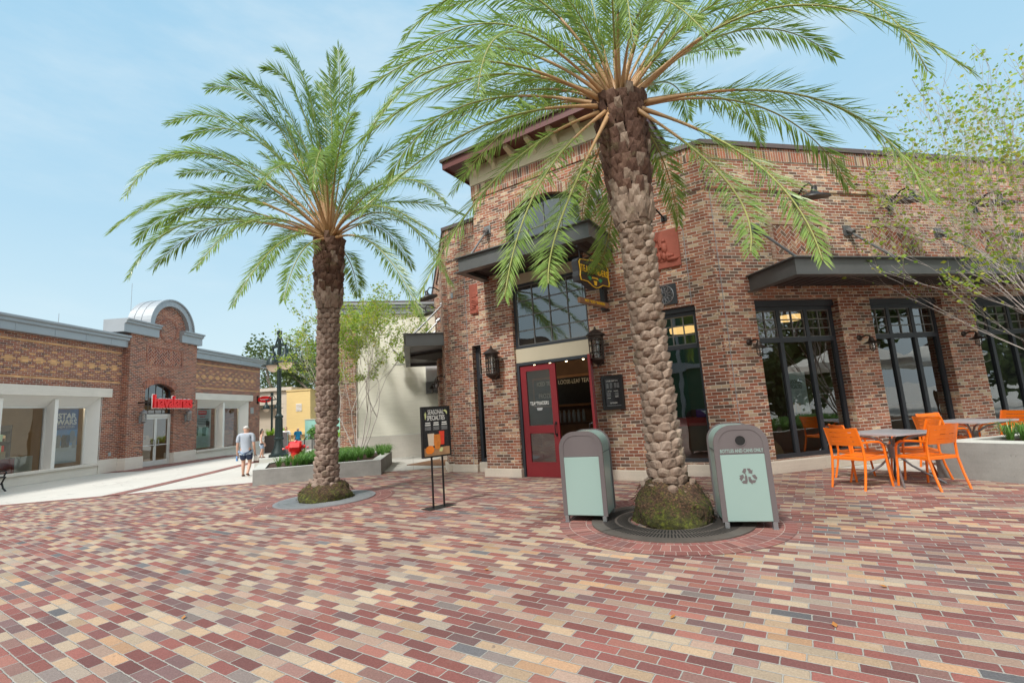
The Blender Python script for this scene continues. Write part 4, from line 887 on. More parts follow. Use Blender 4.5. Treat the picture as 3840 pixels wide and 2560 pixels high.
t = thing('blue_window_poster', 'tall blue and white footwear poster in the window left of the gable', 'poster', LM @ Matrix.Translation((-2.05, .87, .6)))
MB(LM).box(-2.96, -1.86, .58, .60, 1.95, 2.80).build('poster_top', 'poster_blue', t); MB(LM).box(-2.96, -1.86, .581, .60, 1.30, 1.95).build('poster_sky', 'poster_sky', t); MB(LM).box(-2.96, -1.86, .582, .60, .60, 1.32).build('poster_snow', 'poster_snow', t)
text('lettering', 'STAR', t, face(LM, -2.36, .575, 2.50), .30, 'white_sign', sx=1.1, off=.012); text('lettering', 'WARS', t, face(LM, -2.36, .575, 2.25), .30, 'white_sign', sx=1.02, off=.012); text('lettering', 'NEW STYLES', t, face(LM, -2.36, .575, 2.06), .12, 'white_sign')
b = MB(LM); slipper(b, -2.84, 1.45, 1.1, .57); slipper(b, -2.68, 1.45, 1.1, .57); slipper(b, -2.1, 1.62, 1.1, .57); slipper(b, -2.0, 1.4, 1.1, .571); b.build('pale_slippers', 'poster_grey', t); b = MB(LM); slipper(b, -2.46, 1.45, 1.1, .57); slipper(b, -2.29, 1.45, 1.1, .57); b.build('dark_slippers', 'poster_dark', t)
t = thing('pale_window_poster', 'pale grey footwear poster with a small red heading right of the gable', 'poster', LM @ Matrix.Translation((6.2, .87, .6)))
MB(LM).box(5.0, 6.55, .58, .60, .55, 2.78).build('poster_sheet', 'poster_pale', t); MB(LM).box(5.45, 6.15, .575, .579, 2.46, 2.70).build('red_heading', 'red_sign', t)
text('lettering', 'MARVEL', t, face(LM, 5.8, .572, 2.58), .2, 'white_sign', sx=.9); text('lettering', 'havaianas', t, face(LM, 5.8, .575, 2.34), .12, 'red_sign')
b = MB(LM)
for i in range(4): b.box(5.25 + .06 * i, 6.35 - .06 * i, .573, .579, 2.18 - i * .09, 2.21 - i * .09)
for x, z, s_ in ((5.2, 1.5, 1.2), (5.38, 1.5, 1.2), (5.9, 1.45, 1.1), (6.06, 1.45, 1.1), (6.2, 1.9, .9), (6.35, 1.86, .9)): slipper(b, x, z, s_, .573)
b.build('dark_slippers', 'poster_dark', t)
t = thing('display_case', 'low display case with red and grey stock inside the leftmost window', 'display case', LM @ Matrix.Translation((-3.8, 1.5, 0)))
MB(LM).box(-4.6, -3.7, 1.2, 1.8, .03, .95).build('case_front', 'door_red', t); MB(LM).box(-3.65, -3.0, 1.25, 1.8, .03, 1.0).build('case_side', 'poster_pale', t); MB(LM).box(-4.5, -4.0, 1.25, 1.6, .96, 1.25).build('stock_box', 'burlap', t)
t = thing('stock_shelves', 'tall dark stock shelves with small coloured goods inside the leftmost window', 'shelves', LM @ Matrix.Translation((-3, 3.2, 0))); b = MB(LM); b.box(-4.1, -2.2, 3.2, 3.6, .03, .08)
for z in (.7, 1.15, 1.6, 2.05): b.box(-4.1, -2.2, 3.1, 3.6, z, z + .04)
for x in (-4.1, -3.15, -2.24): b.box(x, x + .04, 3.1, 3.6, .08, 2.3)
b.build('shelf_frame', 'poster_dark', t); rq = random.Random(2)
for nm, mt in (('red_goods', 'hydrant_red'), ('teal_goods', 'teal_board'), ('pale_goods', 'milk'), ('dark_goods', 'leather')):
    b = MB(LM)
    for k in range(14): x = rq.uniform(-4.0, -2.4); z = rq.choice((.74, 1.19, 1.64)); b.box(x, x + .09, 3.12 + .05 * rq.random(), 3.3, z, z + rq.uniform(.1, .3))
    b.build(nm, mt, t)

for x in (-3.4, 6.0):
    o = MB(LM @ Matrix.Translation((x, 2.2, 3.3))).lathe([(.09, 0), (.10, .04)], n=10).build('spot_light', 'spot_glow'); tag(o, 'lit ceiling lamp inside the dark brick shop, ' + ('left of' if x < 0 else 'right of') + ' its glass doors', 'spot light')
    ld = bpy.data.lights.new('ceiling_lamp_light', 'POINT'); ld.energy = 70; ld.color = (1, .78, .5); ld.shadow_soft_size = .1
    lo_ = bpy.data.objects.new('ceiling_lamp_light', ld); COL.objects.link(lo_); lo_.location = LM @ Vector((x, 2.4, 3.1))
# ------------------------------------------------------------------ other buildings
bb = thing('cream_stucco_building', 'cream stucco building with grey cornice, stone base and brick corner pier', 'building', RM @ Matrix.Translation((0, 19.5, 0)))
w = MB(RM); w.box(-2.1, 14, 19.52, 30, .87, 5.8); w.box(-2.6, -2.1, 19.6, 30, .87, 5.8); w.build('wall', 'stucco', bb)
w = MB(RM); w.box(-2.72, -2.1, 19.46, 20.2, .5, 5.78); w.build('corner_pier', 'brick', bb)
w = MB(RM); w.box(-2.09, 14, 19.42, 19.6, 0, .86); w.box(-2.78, -2.10, 19.38, 20.3, 0, .49)
for x in (-.9, .35, 1.6): w.box(x - .008, x + .008, 19.412, 19.42, 0, .84)
w.build('plinth', 'cast_stone_white', bb)
w = MB(RM); w.prism([(19.44, 5.76), (19.44, 5.98), (19.36, 6.0), (19.36, 6.10), (19.28, 6.12), (19.28, 6.2), (30, 6.2), (30, 5.76)], -2.85, 14, 'x'); w.build('cornice', 'zinc', bb)
w = MB(RM); w.box(-2.7, 14, 19.9, 30, 6.2, 6.42); w.build('roof', 'coping_metal', bb)
w = MB(RM); w.box(.62, 1.6, 19.30, 19.50, 2.88, 3.62); w.build('light_panel', 'white_sign', bb); w = MB(RM); w.box(.60, 1.9, 18.9, 19.5, 2.42, 2.87); w.build('small_canopy', 'canopy_metal', bb)
barn_l = thing('wall_floodlight', 'pale round lamp on two struts on the cream stucco wall', 'wall lamp', RM @ Matrix.Translation((-.4, 19.4, 3.9)))
w = MB(RM); w.lathe([(0, .12), (.03, .12), (.05, .04), (.24, 0), (.24, -.02), (0, -.02)], (-.4, 19.05, 3.62), 16); w.build('lamp_shade', 'alu_white', barn_l, smooth=True); w = MB(RM); w.tube([(-.4, 19.05, 3.75), (-.4, 19.1, 4.0), (-.65, 19.5, 4.28)], .022, 5); w.tube([(-.4, 19.1, 4.0), (-.15, 19.5, 4.28)], .022, 5); w.build('strut', 'black_metal', barn_l)
tb = thing('tan_building', 'low tan and yellow stucco building beyond the street lamps', 'building', (-17, 36, 0))
MB().box(-24, -18.1, 37.9, 44, 0, 3.2).build('wall', 'stucco_tan', tb); w = MB(); w.box(-24, -17.75, 37.2, 44, 3.2, 4.25); w.box(-24, -17.6, 37.0, 44, 4.25, 4.5); w.box(-18.75, -17.75, 37.21, 38, 0, 3.2); w.build('parapet', 'cast_stone', tb)
w = MB(); w.box(-17.74, -15.9, 36.5, 43, 0, 4.1); w.build('yellow_wall', 'stucco_yellow', tb); w = MB(); w.box(-17.76, -15.86, 36.45, 43, 4.1, 4.2); w.box(-17.9, -15.7, 36.3, 36.49, .75, .95); w.build('trim', 'stucco_yellow', tb)
w = MB()
for k in range(6): w.box(-17.0, -16.55, 36.46, 36.49, 2.55 + k * .1, 2.60 + k * .1)
w.build('vent_slats', 'white_sign', tb)
t = thing('teal_hoarding', 'pale teal construction hoarding behind the palm trunk', 'fence', (-14.9, 34, 0)); w = MB(); w.box(-15.2, -12.6, 34, 34.1, .1, 1.8); w.build('panel', 'teal_board', t); MB().box(-15.25, -12.55, 33.97, 34.13, 1.8, 1.86).build('top_rail', 'cast_stone', t)
tw = thing('yellow_tower', 'small yellow tower top showing above the dark brick shop roof', 'building', LM @ Matrix.Translation((8, 9, 0)))
TWX = LM @ Matrix.Translation((9.6, 7.6, -1.2)) @ Matrix.Diagonal((.62, .62, 1, 1)); w = MB(TWX); w.box(-.8, .8, -.8, .8, 0, 9.1); w.box(-.95, .95, -.95, .95, 9.1, 9.35); w.box(-.7, .7, -.7, .7, 9.35, 9.9); w.build('wall', 'stucco_yellow', tw); w = MB(TWX); w.lathe([(1.1, 9.9), (.0, 11.)], n=4); w.build('roof', 'beige_panel', tw)
t = thing('far_wall', 'low concrete planter wall beyond the hydrant', 'planter wall', (-11, 30, 0)); w = MB(); w.prism([(-14.5, 28.5), (-9, 30.8), (-9, 31.3), (-14.5, 29.)], 0, .55, 'z'); w.build('wall', 'concrete_planter', t)
# seen only in the window glass: what stands across the plaza
gb = thing('green_clapboard_building', 'green clapboard building with white trim across the plaza', 'building', (-12, -12, 0))
w = MB(); w.box(-20, -4, -20, -9, 0, 8.2); w.build('wall', 'green_clap', gb); w = MB()
for x in (-20, -16, -12, -8, -4.3): w.box(x, x + .35, -9.1, -8.9, 0, 8.2)
for z in (3.6, 7.9): w.box(-20, -4, -9.14, -8.85, z, z + .35)
w.build('white_trim', 'white_paint', gb); w = MB(); w.box(-20.6, -3.4, -20, -8.5, 8.2, 8.6); w.build('roof', 'coping_metal', gb)
gb = thing('beige_roofed_building', 'beige building with a dark roof across the plaza', 'building', (-20, 0, 0)); w = MB(); w.box(-30, -18.4, -8, 7.4, 0, 4.4); w.build('wall', 'stucco', gb); MB().box(-30.5, -18.0, -8.4, 7.8, 4.4, 6.2).build('roof', 'coping_metal', gb)
for x, y, l_ in ((15.5, 5.4, 'white market umbrella mirrored in the first tall window'), (22., 5.2, 'white market umbrella mirrored in the second tall window')):
    t = thing('market_umbrella', l_, 'umbrella', (x, y, 0), 'white umbrellas across the plaza'); M = Matrix.Translation((x, y, 0)); MB(M).lathe([(2.1, 2.25), (2.1, 2.45), (1.1, 2.85), (0, 3.25)], n=8).build('canopy', 'umbrella_cloth', t); MB(M).tube([(0, 0, 0), (0, 0, 3.2)], .04, 8).build('pole', 'wood_counter', t)
PALM_R=[(0.38,5.0,5.96,-0.15,3.65,4.24),(-0.14,6.35,6.99,-2.06,6.35,6.3),(-0.16,5.94,6.17,-1.99,5.54,4.86),(-0.08,5.47,5.15,-1.45,4.59,3.69),(0.48,7.7,6.68,-1.01,9.05,6.03),(0.12,5.67,4.67,-0.97,5.0,2.87),(0.54,5.27,4.31,-0.04,4.19,2.58),(0.73,5.11,3.84,0.34,3.88,2.59),(1.49,7.7,5.35,1.59,9.05,5.19),(1.82,7.7,4.58,1.72,9.05,4.12),(2.81,7.7,5.83,3.51,9.05,5.05),(2.45,5.0,4.06,1.96,3.65,2.68),(2.85,5.09,4.26,2.65,3.83,2.62),(4.02,5.58,5.29,4.58,4.82,3.52),(4.19,6.78,5.94,5.6,7.21,4.78),(3.95,7.54,6.68,5.2,8.73,6.48),(3.14,7.7,7.15,3.98,9.05,7.29),(4.0,5.38,6.66,4.44,4.41,4.7),(3.53,5.22,6.28,4.54,4.1,4.45),(3.24,6.51,7.91,4.48,6.67,9.32),(0.37,6.01,7.6,-1.22,5.67,6.57),(1.59,5.0,6.67,1.21,3.65,4.63),(2.01,6.8,7.86,2.54,7.25,10.11),(1.31,6.8,7.88,0.7,7.25,10.03),(1.21,7.21,8.27,-0.08,8.06,8.82),(1.99,6.35,7.32,2.64,6.35,8.76),(1.31,7.7,7.52,1.05,9.05,7.84),(0.52,7.68,7.36,-0.92,9.0,7.72),(2.75,6.35,7.38,3.9,6.35,8.21),(1.41,6.35,7.13,0.27,6.35,8.64),(1.82,5.0,6.19,1.85,3.65,4.65),(3.25,7.34,7.39,4.83,8.33,8.2),(0.2,6.53,7.49,-1.71,6.71,7.03),(-0.23,5.38,5.95,-1.27,4.41,4.5),(0.13,7.27,6.81,-1.76,8.2,6.23),(0.94,7.7,7.06,-0.5,9.05,6.98),(0.72,6.8,8.03,-0.97,7.25,8.47),(3.48,6.46,7.43,5.49,6.57,7.39),(2.58,6.35,7.74,3.57,6.35,8.54),(1.62,6.64,7.92,1.49,6.93,10.22),(0.82,7.29,7.7,-0.93,8.24,7.8),(-0.54,6.96,6.45,-1.96,7.56,5.52),(3.93,6.69,7.25,5.59,7.02,6.95),(2.04,6.87,8.27,2.04,7.38,10.09)]
PALM_L=[(-5.85,8.95,6.32,-7.15,8.05,5.2),(-6.59,9.85,6.45,-8.09,9.85,5.77),(-6.31,9.22,5.84,-7.19,8.59,4.53),(-6.17,9.96,6.09,-7.88,10.07,5.21),(-4.65,8.5,5.46,-4.92,7.15,4.1),(-4.2,8.5,5.0,-4.33,7.15,3.45),(-5.45,11.2,6.23,-6.85,12.55,5.6),(-3.83,8.5,4.79,-3.53,7.15,3.48),(-5.83,8.77,7.02,-6.58,7.69,5.68),(-5.66,9.85,8.24,-7.55,9.85,8.53),(-5.33,9.62,7.81,-6.8,9.4,7.84),(-5.25,9.85,8.65,-6.63,9.85,9.34),(-4.87,9.58,8.44,-5.76,9.31,9.16),(-4.39,9.67,8.6,-5.11,9.49,9.45),(-4.27,9.85,8.94,-5.02,9.85,10.23),(-3.77,9.83,8.22,-3.83,9.8,9.9),(-3.62,9.85,8.45,-3.61,9.85,10.2),(-3.57,10.05,7.91,-3.43,10.25,9.86),(-3.26,10.23,7.68,-2.47,10.62,9.6),(-3.2,10.53,7.53,-1.64,11.2,8.8),(-2.21,8.57,6.09,-0.92,7.28,4.95),(-2.23,8.86,5.55,-0.99,7.87,3.77),(-3.18,11.2,6.31,-2.63,12.55,5.63),(-2.5,8.61,4.84,-1.41,7.38,3.09),(-3.87,11.2,5.4,-4.15,12.55,4.92),(-3.43,8.5,6.69,-3.07,7.15,5.33),(-3.13,8.5,6.74,-2.33,7.15,6.6),(-3.9,8.5,6.43,-3.95,7.15,5.39),(-5.87,10.1,7.21,-7.54,10.34,7.55),(-4.68,9.85,7.91,-5.83,9.85,8.52),(-2.89,11.13,6.9,-1.13,12.41,7.01),(-4.53,10.55,7.76,-5.44,11.24,9.31),(-6.03,9.85,6.62,-7.49,9.85,6.01),(-5.81,9.85,7.46,-7.67,9.85,7.6),(-5.24,9.85,6.82,-6.59,9.85,6.49),(-4.11,9.85,7.82,-4.35,9.85,9.26),(-4.6,9.85,8.25,-5.59,9.85,9.35),(-3.56,11.15,7.18,-2.34,12.46,8.52),(-2.52,8.5,5.58,-1.0,7.15,4.28),(-4.04,10.19,8.25,-4.34,10.53,9.82)]
# ------------------------------------------------------------------ palms
def frond(parent, p0, pm, p1, rng, leafn=104, leafl=.56, name='frond', ws=1.):
    pts = bez(p0, pm, p1, 22); L = sum((pts[i + 1] - pts[i]).length for i in range(22))
    r = MB(); rad = [.006 + .017 * (1 - i / 22) + .022 * max(0, 1 - i / 3.2) for i in range(23)]
    r.tube(pts[:7], rad[:7], 6); o = r.build('frond', 'petiole', parent, smooth='all')
    r = MB(); r.tube(pts[6:], [.9 * q for q in rad[6:]], 5); r.build('rachis', 'rachis_green', o, smooth='all')
    m = MB(); roll = rng.uniform(-.5, .5)
    for i in range(leafn):
        t = .13 + .87 * (i + .5) / leafn; fi = t * 22; k = min(int(fi), 21); P = pts[k].lerp(pts[k + 1], fi - k); T = (pts[k + 1] - pts[k]).normalized()
        up = Vector((0, 0, 1)); sd_ = T.cross(up)
        if sd_.length < .05: sd_ = Vector((1, 0, 0))
        sd_.normalize(); nu = sd_.cross(T).normalized()
        prof = min(1, (t - .05) / .22) * (1 if t < .7 else max(.32, 1 - (t - .7) * 2.1)); ln = leafl * prof
        spiny = t < .24
        for s_ in (-1, 1):
            q = rng.choice((0, 1))
            fw = (1.0 + .7 * t + max(0, t - .82) * 5) + rng.uniform(-.25, .25); lift = (.42 if q else -.10) + rng.uniform(-.22, .22) + roll * s_ * .5
            d = (T * fw + sd_ * s_ * 1.0 + nu * lift); d.z -= .05; d.normalize()
            l = ln * rng.uniform(.75, 1.1) * (.5 if spiny else 1); wd = ws * (.0045 if spiny else .0085 + .004 * rng.random())
            ax = T.cross(d); ax = d.cross(nu).normalized() if d.cross(nu).length > .1 else sd_
            ax = (ax + nu * rng.uniform(-.7, .7)).normalized()
            dr = Vector((0, 0, -1)) * l * (.07 + .10 * rng.random())
            b = len(m.v); e = P + d * l + dr; mid = P + d * l * .45 + dr * .2
            fold = nu * wd * .5
            m.v += [P, mid + ax * wd, mid - ax * wd, e, mid - fold]
            m.f += [(b, b + 1, b + 4), (b, b + 4, b + 2), (b + 1, b + 3, b + 4), (b + 4, b + 3, b + 2)]
    m.build('leaflets', 'frond_green', o); return o
def boss(mb, c, out, tan, upv, w, h, d, rng):
    """one rounded, faceted leaf-base scale"""
    b = len(mb.v); nx, nz = 6, 5; j = [[rng.uniform(-.12, .12) for _ in range(nz)] for _ in range(nx)]
    for i in range(nx):
        for k in range(nz):
            u = i / (nx - 1) * 2 - 1; v = k / (nz - 1) * 2 - 1
            px = u * (1 - .16 * v * v) ; pz = v * (1 - .22 * u * u) + .18 * (1 - u * u) 
            hgt = max(0, (1 - abs(u) ** 4)) * max(0, (1 - abs(v) ** 3.4)); hgt = hgt ** .40 * (1 + .30 * v - .16 * abs(u)) + j[i][k] * .9 * (hgt > .2)
            mb.v.append(c + tan * px * w * .5 + upv * pz * h * .5 + out * (hgt * d - .02))
    for i in range(nx - 1):
        for k in range(nz - 1): a = b + i * nz + k; mb.f.append((a, a + nz, a + nz + 1, a + 1))
def palm(label, base, top, r0, rt, zsw, table, mat, rng, roots=.5, rowh=.104, cols=9, greyz=1.1, leafl=.56, rbh=1.):
    t = thing('palm_tree', label, 'palm tree', Matrix.Translation(base)); base, top = Vector(base), Vector(top)
    ax = (top - base).normalized(); H = (top - base).length; X = Vector((0, 1, 0)).cross(ax).normalized(); Y = ax.cross(X)
    def ringpt(a, z, r): return base + ax * z + (X * math.cos(a) + Y * math.sin(a)) * r
    def rad(z): 
        f = z / H; return r0 * (1.12 - .18 * min(1, z / 1.2)) + (rt - r0) * max(0, (f - .72) / .28) ** .8
    core = MB(); core.tube([base + ax * (H * k / 20) for k in range(21)], [rad(H * k / 20) - .035 for k in range(21)], 18); core.build('trunk_core', 'fibre', t, smooth='all')
    lo = MB(); mid = MB(); n = cols + .5; m_ = 0
    while .38 * rbh + m_ * rowh / n < zsw:
        z = .38 * rbh + m_ * rowh / n; r = rad(z) - .03; m_ += 1
        for k in (0,):
            a = 2 * math.pi * m_ / n + rng.uniform(-.06, .06); o = (X * math.cos(a) + Y * math.sin(a)); tn = ax.cross(o)
            w = 2 * math.pi * r / n * rng.uniform(1.02, 1.22); hh = rowh * rng.uniform(1.22, 1.55); dd = rng.uniform(.05, .08)
            boss(lo, ringpt(a, z + rng.uniform(-.015, .015), r), (o + ax * .12).normalized(), (tn + ax * rng.uniform(-.16, .16)).normalized(), ax, w, hh, dd, rng)
    lo.build('trunk', mat, t)
    def stub(mb, a, z, r, w, h, flare, th):
        o = (X * math.cos(a) + Y * math.sin(a)); tn = ax.cross(o); p = ringpt(a, z, r - .03); q = p + ax * h + o * flare
        b = len(mb.v); w2 = w * rng.uniform(.6, .85)
        mb.v += [p - tn * w / 2, p + tn * w / 2, p + tn * w / 2 + o * th, p - tn * w / 2 + o * th, q - tn * w2 / 2, q + tn * w2 / 2, q + tn * w2 / 2 + o * th * .7 - ax * .03, q - tn * w2 / 2 + o * th * .7 - ax * .02, p * .5 + q * .5 + o * th * 1.2 + o * .012]
        mb.f += [(b + 4, b + 5, b + 6, b + 7), (b + 0, b + 4, b + 7, b + 3), (b + 1, b + 2, b + 6, b + 5), (b + 3, b + 7, b + 8), (b + 7, b + 6, b + 8), (b + 6, b + 2, b + 8), (b + 2, b + 3, b + 8)]
    cols = 9; hi = MB(); pale = MB(); z = zsw - .04; row = 0
    while z < H - .05:
        f = (z - zsw) / (H - zsw); n = cols + 1
        for k in range(n):
            a = 2 * math.pi * (k + .5 * (row % 2)) / n + rng.uniform(-.12, .12)
            tgt = pale if (f < .14 or rng.random() < .10) else hi
            stub(tgt, a, z + rng.uniform(-.03, .03), rad(z), .12 + .05 * rng.random(), .2 + .1 * rng.random() - .06 * f, .05 + .05 * rng.random(), .035 + .02 * rng.random())
        z += .088; row += 1
    hi.build('old_leaf_bases', 'boot_brown', t); pale.build('cut_leaf_bases', 'boot_pale' if mat == 'boot_pale' else 'boot_grey', t)
    fb = MB()
    for k in range(260):
        a = rng.uniform(0, 6.28); z = H - .05 - rng.random() ** 1.3 * (H - zsw) * .8; p = ringpt(a, z, rad(z) + .02); o = (X * math.cos(a) + Y * math.sin(a)); d = (o * .6 + ax * rng.uniform(-.3, 1) + ax.cross(o) * rng.uniform(-1, 1)).normalized() * rng.uniform(.05, .13); s_ = ax.cross(d).normalized() * .007
        b = len(fb.v); fb.v += [p - s_, p + s_, p + d]; fb.f += [(b, b + 1, b + 2)]
    fb.build('loose_fibre', 'fibre', t)
    # root ball
    rb = MB(); n = 64; prof = [(1.0, 0), (1.03, .06), (1.02, .13), (.99, .2), (.95, .27), (.90, .33), (.84, .39), (.78, .45), (.71, .5), (.62, .55), (.5, .58)]
    for ri, (q, zz) in enumerate(prof):
        for k in range(n):
            a = 2 * math.pi * k / n; rr = roots * q * (1 + .05 * math.sin(3 * a + ri) + .03 * math.sin(7 * a + .6 * ri) + rng.uniform(-.035, .035)); rb.v.append(base + Vector((math.cos(a) * rr, math.sin(a) * rr, zz * rbh * (1 + .07 * math.sin(2 * a + 1)) + rng.uniform(-.01, .01))))
    for i in range(len(prof) - 1):
        for k in range(n): rb.f.append((i * n + k, i * n + (k + 1) % n, (i + 1) * n + (k + 1) % n, (i + 1) * n + k))
    rb.build('root_ball', 'rootball', t, smooth='all')
    rt_ = MB()
    for k in range(420):
        a = rng.uniform(0, 6.28); zz = rng.uniform(.25, .58) if k % 3 else rng.uniform(.02, .4); rr = roots * (1.02 - max(0, zz - .3) * 1.1); p = base + Vector((math.cos(a) * rr, math.sin(a) * rr, zz * rbh)); d = Vector((math.cos(a), math.sin(a), 0)) * rng.uniform(.01, .04) + Vector((rng.uniform(-1, 1), rng.uniform(-1, 1), rng.uniform(-.8, .2))) * .05
        b = len(rt_.v); rt_.v += [p + Vector((0, 0, .006)), p - Vector((0, 0, .006)), p + d]; rt_.f += [(b, b + 1, b + 2)]
    rt_.build('root_fibres', 'boot_brown', t)
    st = MB()
    for k in range(26):
        a = 2 * math.pi * k / 26 + rng.uniform(-.08, .08); z = .36 * rbh + rng.uniform(-.06, .16); o = (X * math.cos(a) + Y * math.sin(a)); boss(st, ringpt(a, z, r0 * 1.12 + rng.uniform(-.02, .05)), (o + ax * .5).normalized(), ax.cross(o), ax, .15, .15, .07, rng)
    st.build('loose_boots', mat, t, smooth='all')
    for q in table:
        pm, p1 = Vector(q[:3]), Vector(q[3:]); d = (pm - top); a = math.atan2(d.y, d.x); e = d.normalized().z
        p0 = top + Vector((math.cos(a), math.sin(a), 0)) * (rt * .62 * max(.15, 1 - max(0, e))) + Vector((0, 0, .02 + .16 * max(-.6, e)))
        near = max(0., top.y - p1.y); frond(t, p0, pm, p1, rng, leafl=leafl * (1 - .085 * min(3, near)), leafn=int(104 + 12 * near), ws=(1.35 if mat == 'boot_grey' else 1.12) - .16 * min(3, near))
    for k in range(12):          # short young fronds and cut stems that fill the heart of the crown
        a = 2 * math.pi * k / 12 + .3; l = rng.uniform(1.4, 2.4); lf = rng.uniform(.5, 1.4); d = Vector((math.cos(a), math.sin(a), lf)).normalized()
        frond(t, top + d * .1, top + d * l * .55 + Vector((0, 0, .1)), top + d * l + Vector((0, 0, -.25)), rng, leafn=44, leafl=leafl * .6)
    return t
palm('tall thick palm between the two bins with pale scaly trunk and mossy root ball', (1.93, 6.35, 0), (1.80, 6.35, 5.82), .235, .33, 4.05, PALM_R, 'boot_pale', random.Random(3), roots=.48, cols=7, rowh=.112, rbh=.88)
palm('tall palm beside the concrete planter with grey scaly trunk', (-3.98, 9.85, 0), (-3.86, 9.85, 5.50), .230, .275, 4.0, PALM_L, 'boot_grey', random.Random(5), roots=.50, cols=7, rowh=.108, greyz=1.2, rbh=.60)
# ------------------------------------------------------------------ thin-branched trees
def grow(tb, lf, p, d, l, r, depth, rng, leafs, spread=.5, upb=.12, ls=.05, minleaf=2):
    n = 4; pts = [Vector(p)]; dd = Vector(d)
    for i in range(n):
        dd = (dd + Vector((rng.uniform(-1, 1), rng.uniform(-1, 1), rng.uniform(-.6, 1) + upb)) * .13).normalized(); pts.append(pts[-1] + dd * l / n)
    tb.tube(pts, [max(.0022, r * (1 - .42 * i / n)) for i in range(n + 1)], 5 if r > .012 else 3, cap=False)
    if depth <= minleaf:
        for i in range(leafs if depth < minleaf else leafs // 3):
            q = rng.choice(pts[1:]).lerp(rng.choice(pts[1:]), rng.random()) if depth else pts[rng.randint(1, n)] + Vector((rng.gauss(0, .05), rng.gauss(0, .05), rng.gauss(0, .05)))
            a = Vector((rng.uniform(-1, 1), rng.uniform(-1, 1), rng.uniform(-.5, .5))).normalized(); c = a.cross(Vector((rng.uniform(-1, 1), rng.uniform(-1, 1), rng.uniform(-1, 1)))).normalized(); s_ = ls * rng.uniform(.6, 1.2)
            b = len(lf.v); lf.v += [q, q + a * s_ * .5 + c * s_ * .32, q + a * s_, q + a * s_ * .5 - c * s_ * .32]; lf.f += [(b, b + 1, b + 2, b + 3)]
    if depth == 0: return
    for k in range(3 if rng.random() < .45 else 2):
        q = pts[-1] if k < 2 else pts[rng.randint(1, 3)]; nd = (dd + Vector((rng.uniform(-1, 1), rng.uniform(-1, 1), rng.uniform(-.5, .7))) * spread).normalized()
        grow(tb, lf, q, nd, l * rng.uniform(.62, .9), r * (.5 if k == 2 else .62), depth - 1, rng, leafs, spread, upb, ls, minleaf)
def thin_tree(label, base, dirs, l0, r0, depth, seed, leafs, ls=.06, spread=.45, minleaf=2):
    rng = random.Random(seed); t = thing('crepe_myrtle', label, 'tree', base, 'thin-branched ornamental trees'); tb, lf = MB(), MB(); base = Vector(base)
    for d in dirs: grow(tb, lf, base + Vector((d[0] * .1, d[1] * .1, -.05)), Vector(d).normalized(), l0, r0, depth, rng, leafs, spread, ls=ls, minleaf=minleaf)
    tb.build('trunk', 'bark_pale', t, smooth='all'); lf.build('crown', 'myrtle_leaf', t); return t
thin_tree('nearly bare thin-branched tree with yellowing leaves behind the left palm', (-5.5, 16.3, .4), [(-.45, 0, 1), (-.2, .3, 1.1), (.35, -.1, 1), (.55, .2, 1), (.0, -.2, 1.2), (.8, -.2, 1)], 1.5, .024, 6, 11, 9, ls=.085, spread=.52, minleaf=1)
thin_tree('nearly bare pale-branched tree at the right edge in front of the long brick wall', (10.75, 7.9, .5), [(-.65, -.1, 1.2), (-.8, -.2, 1.1), (-.4, .2, 1.4), (-.2, -.2, 1.5), (-.85, .1, .95), (-.5, -.3, 1.6)], 1.85, .024, 6, 29, 4, ls=.08, spread=.40, minleaf=1)
def blob_tree(label, x, y, h, w, seed, n=5200, mat='oak_leaf', ls=.32, trunk=.35, kind='oak_tree', lowf=.32, grp=None):
    rng = random.Random(seed); t = thing(kind, label, 'tree', (x, y, 0), grp); tb = MB(); lf = MB(); cl = []
    for k in range(13):
        a = rng.uniform(0, 6.28); rr = rng.uniform(.1, 1) * w; z = h * rng.uniform(lowf + .1, .92) * (1 - .18 * (rr / w) ** 2); c = Vector((x + math.cos(a) * rr, y + math.sin(a) * rr, z)); cl.append((c, rng.uniform(.28, .46) * w * .8))
        m_ = Vector((x + math.cos(a) * rr * .35, y + math.sin(a) * rr * .35, h * .36)); tb.tube([(x, y, h * .1), (x + .1, y, h * .24), m_, c], [trunk * .6, trunk * .5, trunk * .32, .04], 7)
    tb.tube([(x, y, 0), (x + .05, y, h * .25)], [trunk, trunk * .75], 10)
    for i in range(n):
        c, r = cl[i % 13]; v = Vector((rng.gauss(0, 1), rng.gauss(0, 1), rng.gauss(0, .75))).normalized() * r * rng.random() ** .4; sub = Vector((math.sin(i % 37), math.cos(i % 41), math.sin(i % 29))) * .12 * r
        q = c + v + sub; a = Vector((rng.uniform(-1, 1), rng.uniform(-1, 1), rng.uniform(-.6, .6))).normalized(); d = a.cross(Vector((rng.uniform(-1, 1), rng.uniform(-1, 1), rng.uniform(-1, 1)))).normalized(); s_ = ls * rng.uniform(.5, 1.2)
        b = len(lf.v); lf.v += [q, q + a * s_ * .5 + d * s_ * .35, q + a * s_, q + a * s_ * .5 - d * s_ * .35]; lf.f += [(b, b + 1, b + 2, b + 3)]
    tb.build('trunk', 'bark_grey', t, smooth='all'); lf.build('crown', mat, t); return t
blob_tree('spreading live oak behind the end of the dark brick shop', -21.5, 44, 10.2, 4.6, 1, grp='oaks beyond the tan building')
blob_tree('tall live oak directly behind the left palm trunk', -15.6, 41, 10.0, 4.2, 2, grp='oaks beyond the tan building')
blob_tree('lower live oak between the yellow wall and the cream building', -11.5, 37, 6.6, 3.2, 4, n=4200, ls=.26, grp='oaks beyond the tan building', lowf=.1)
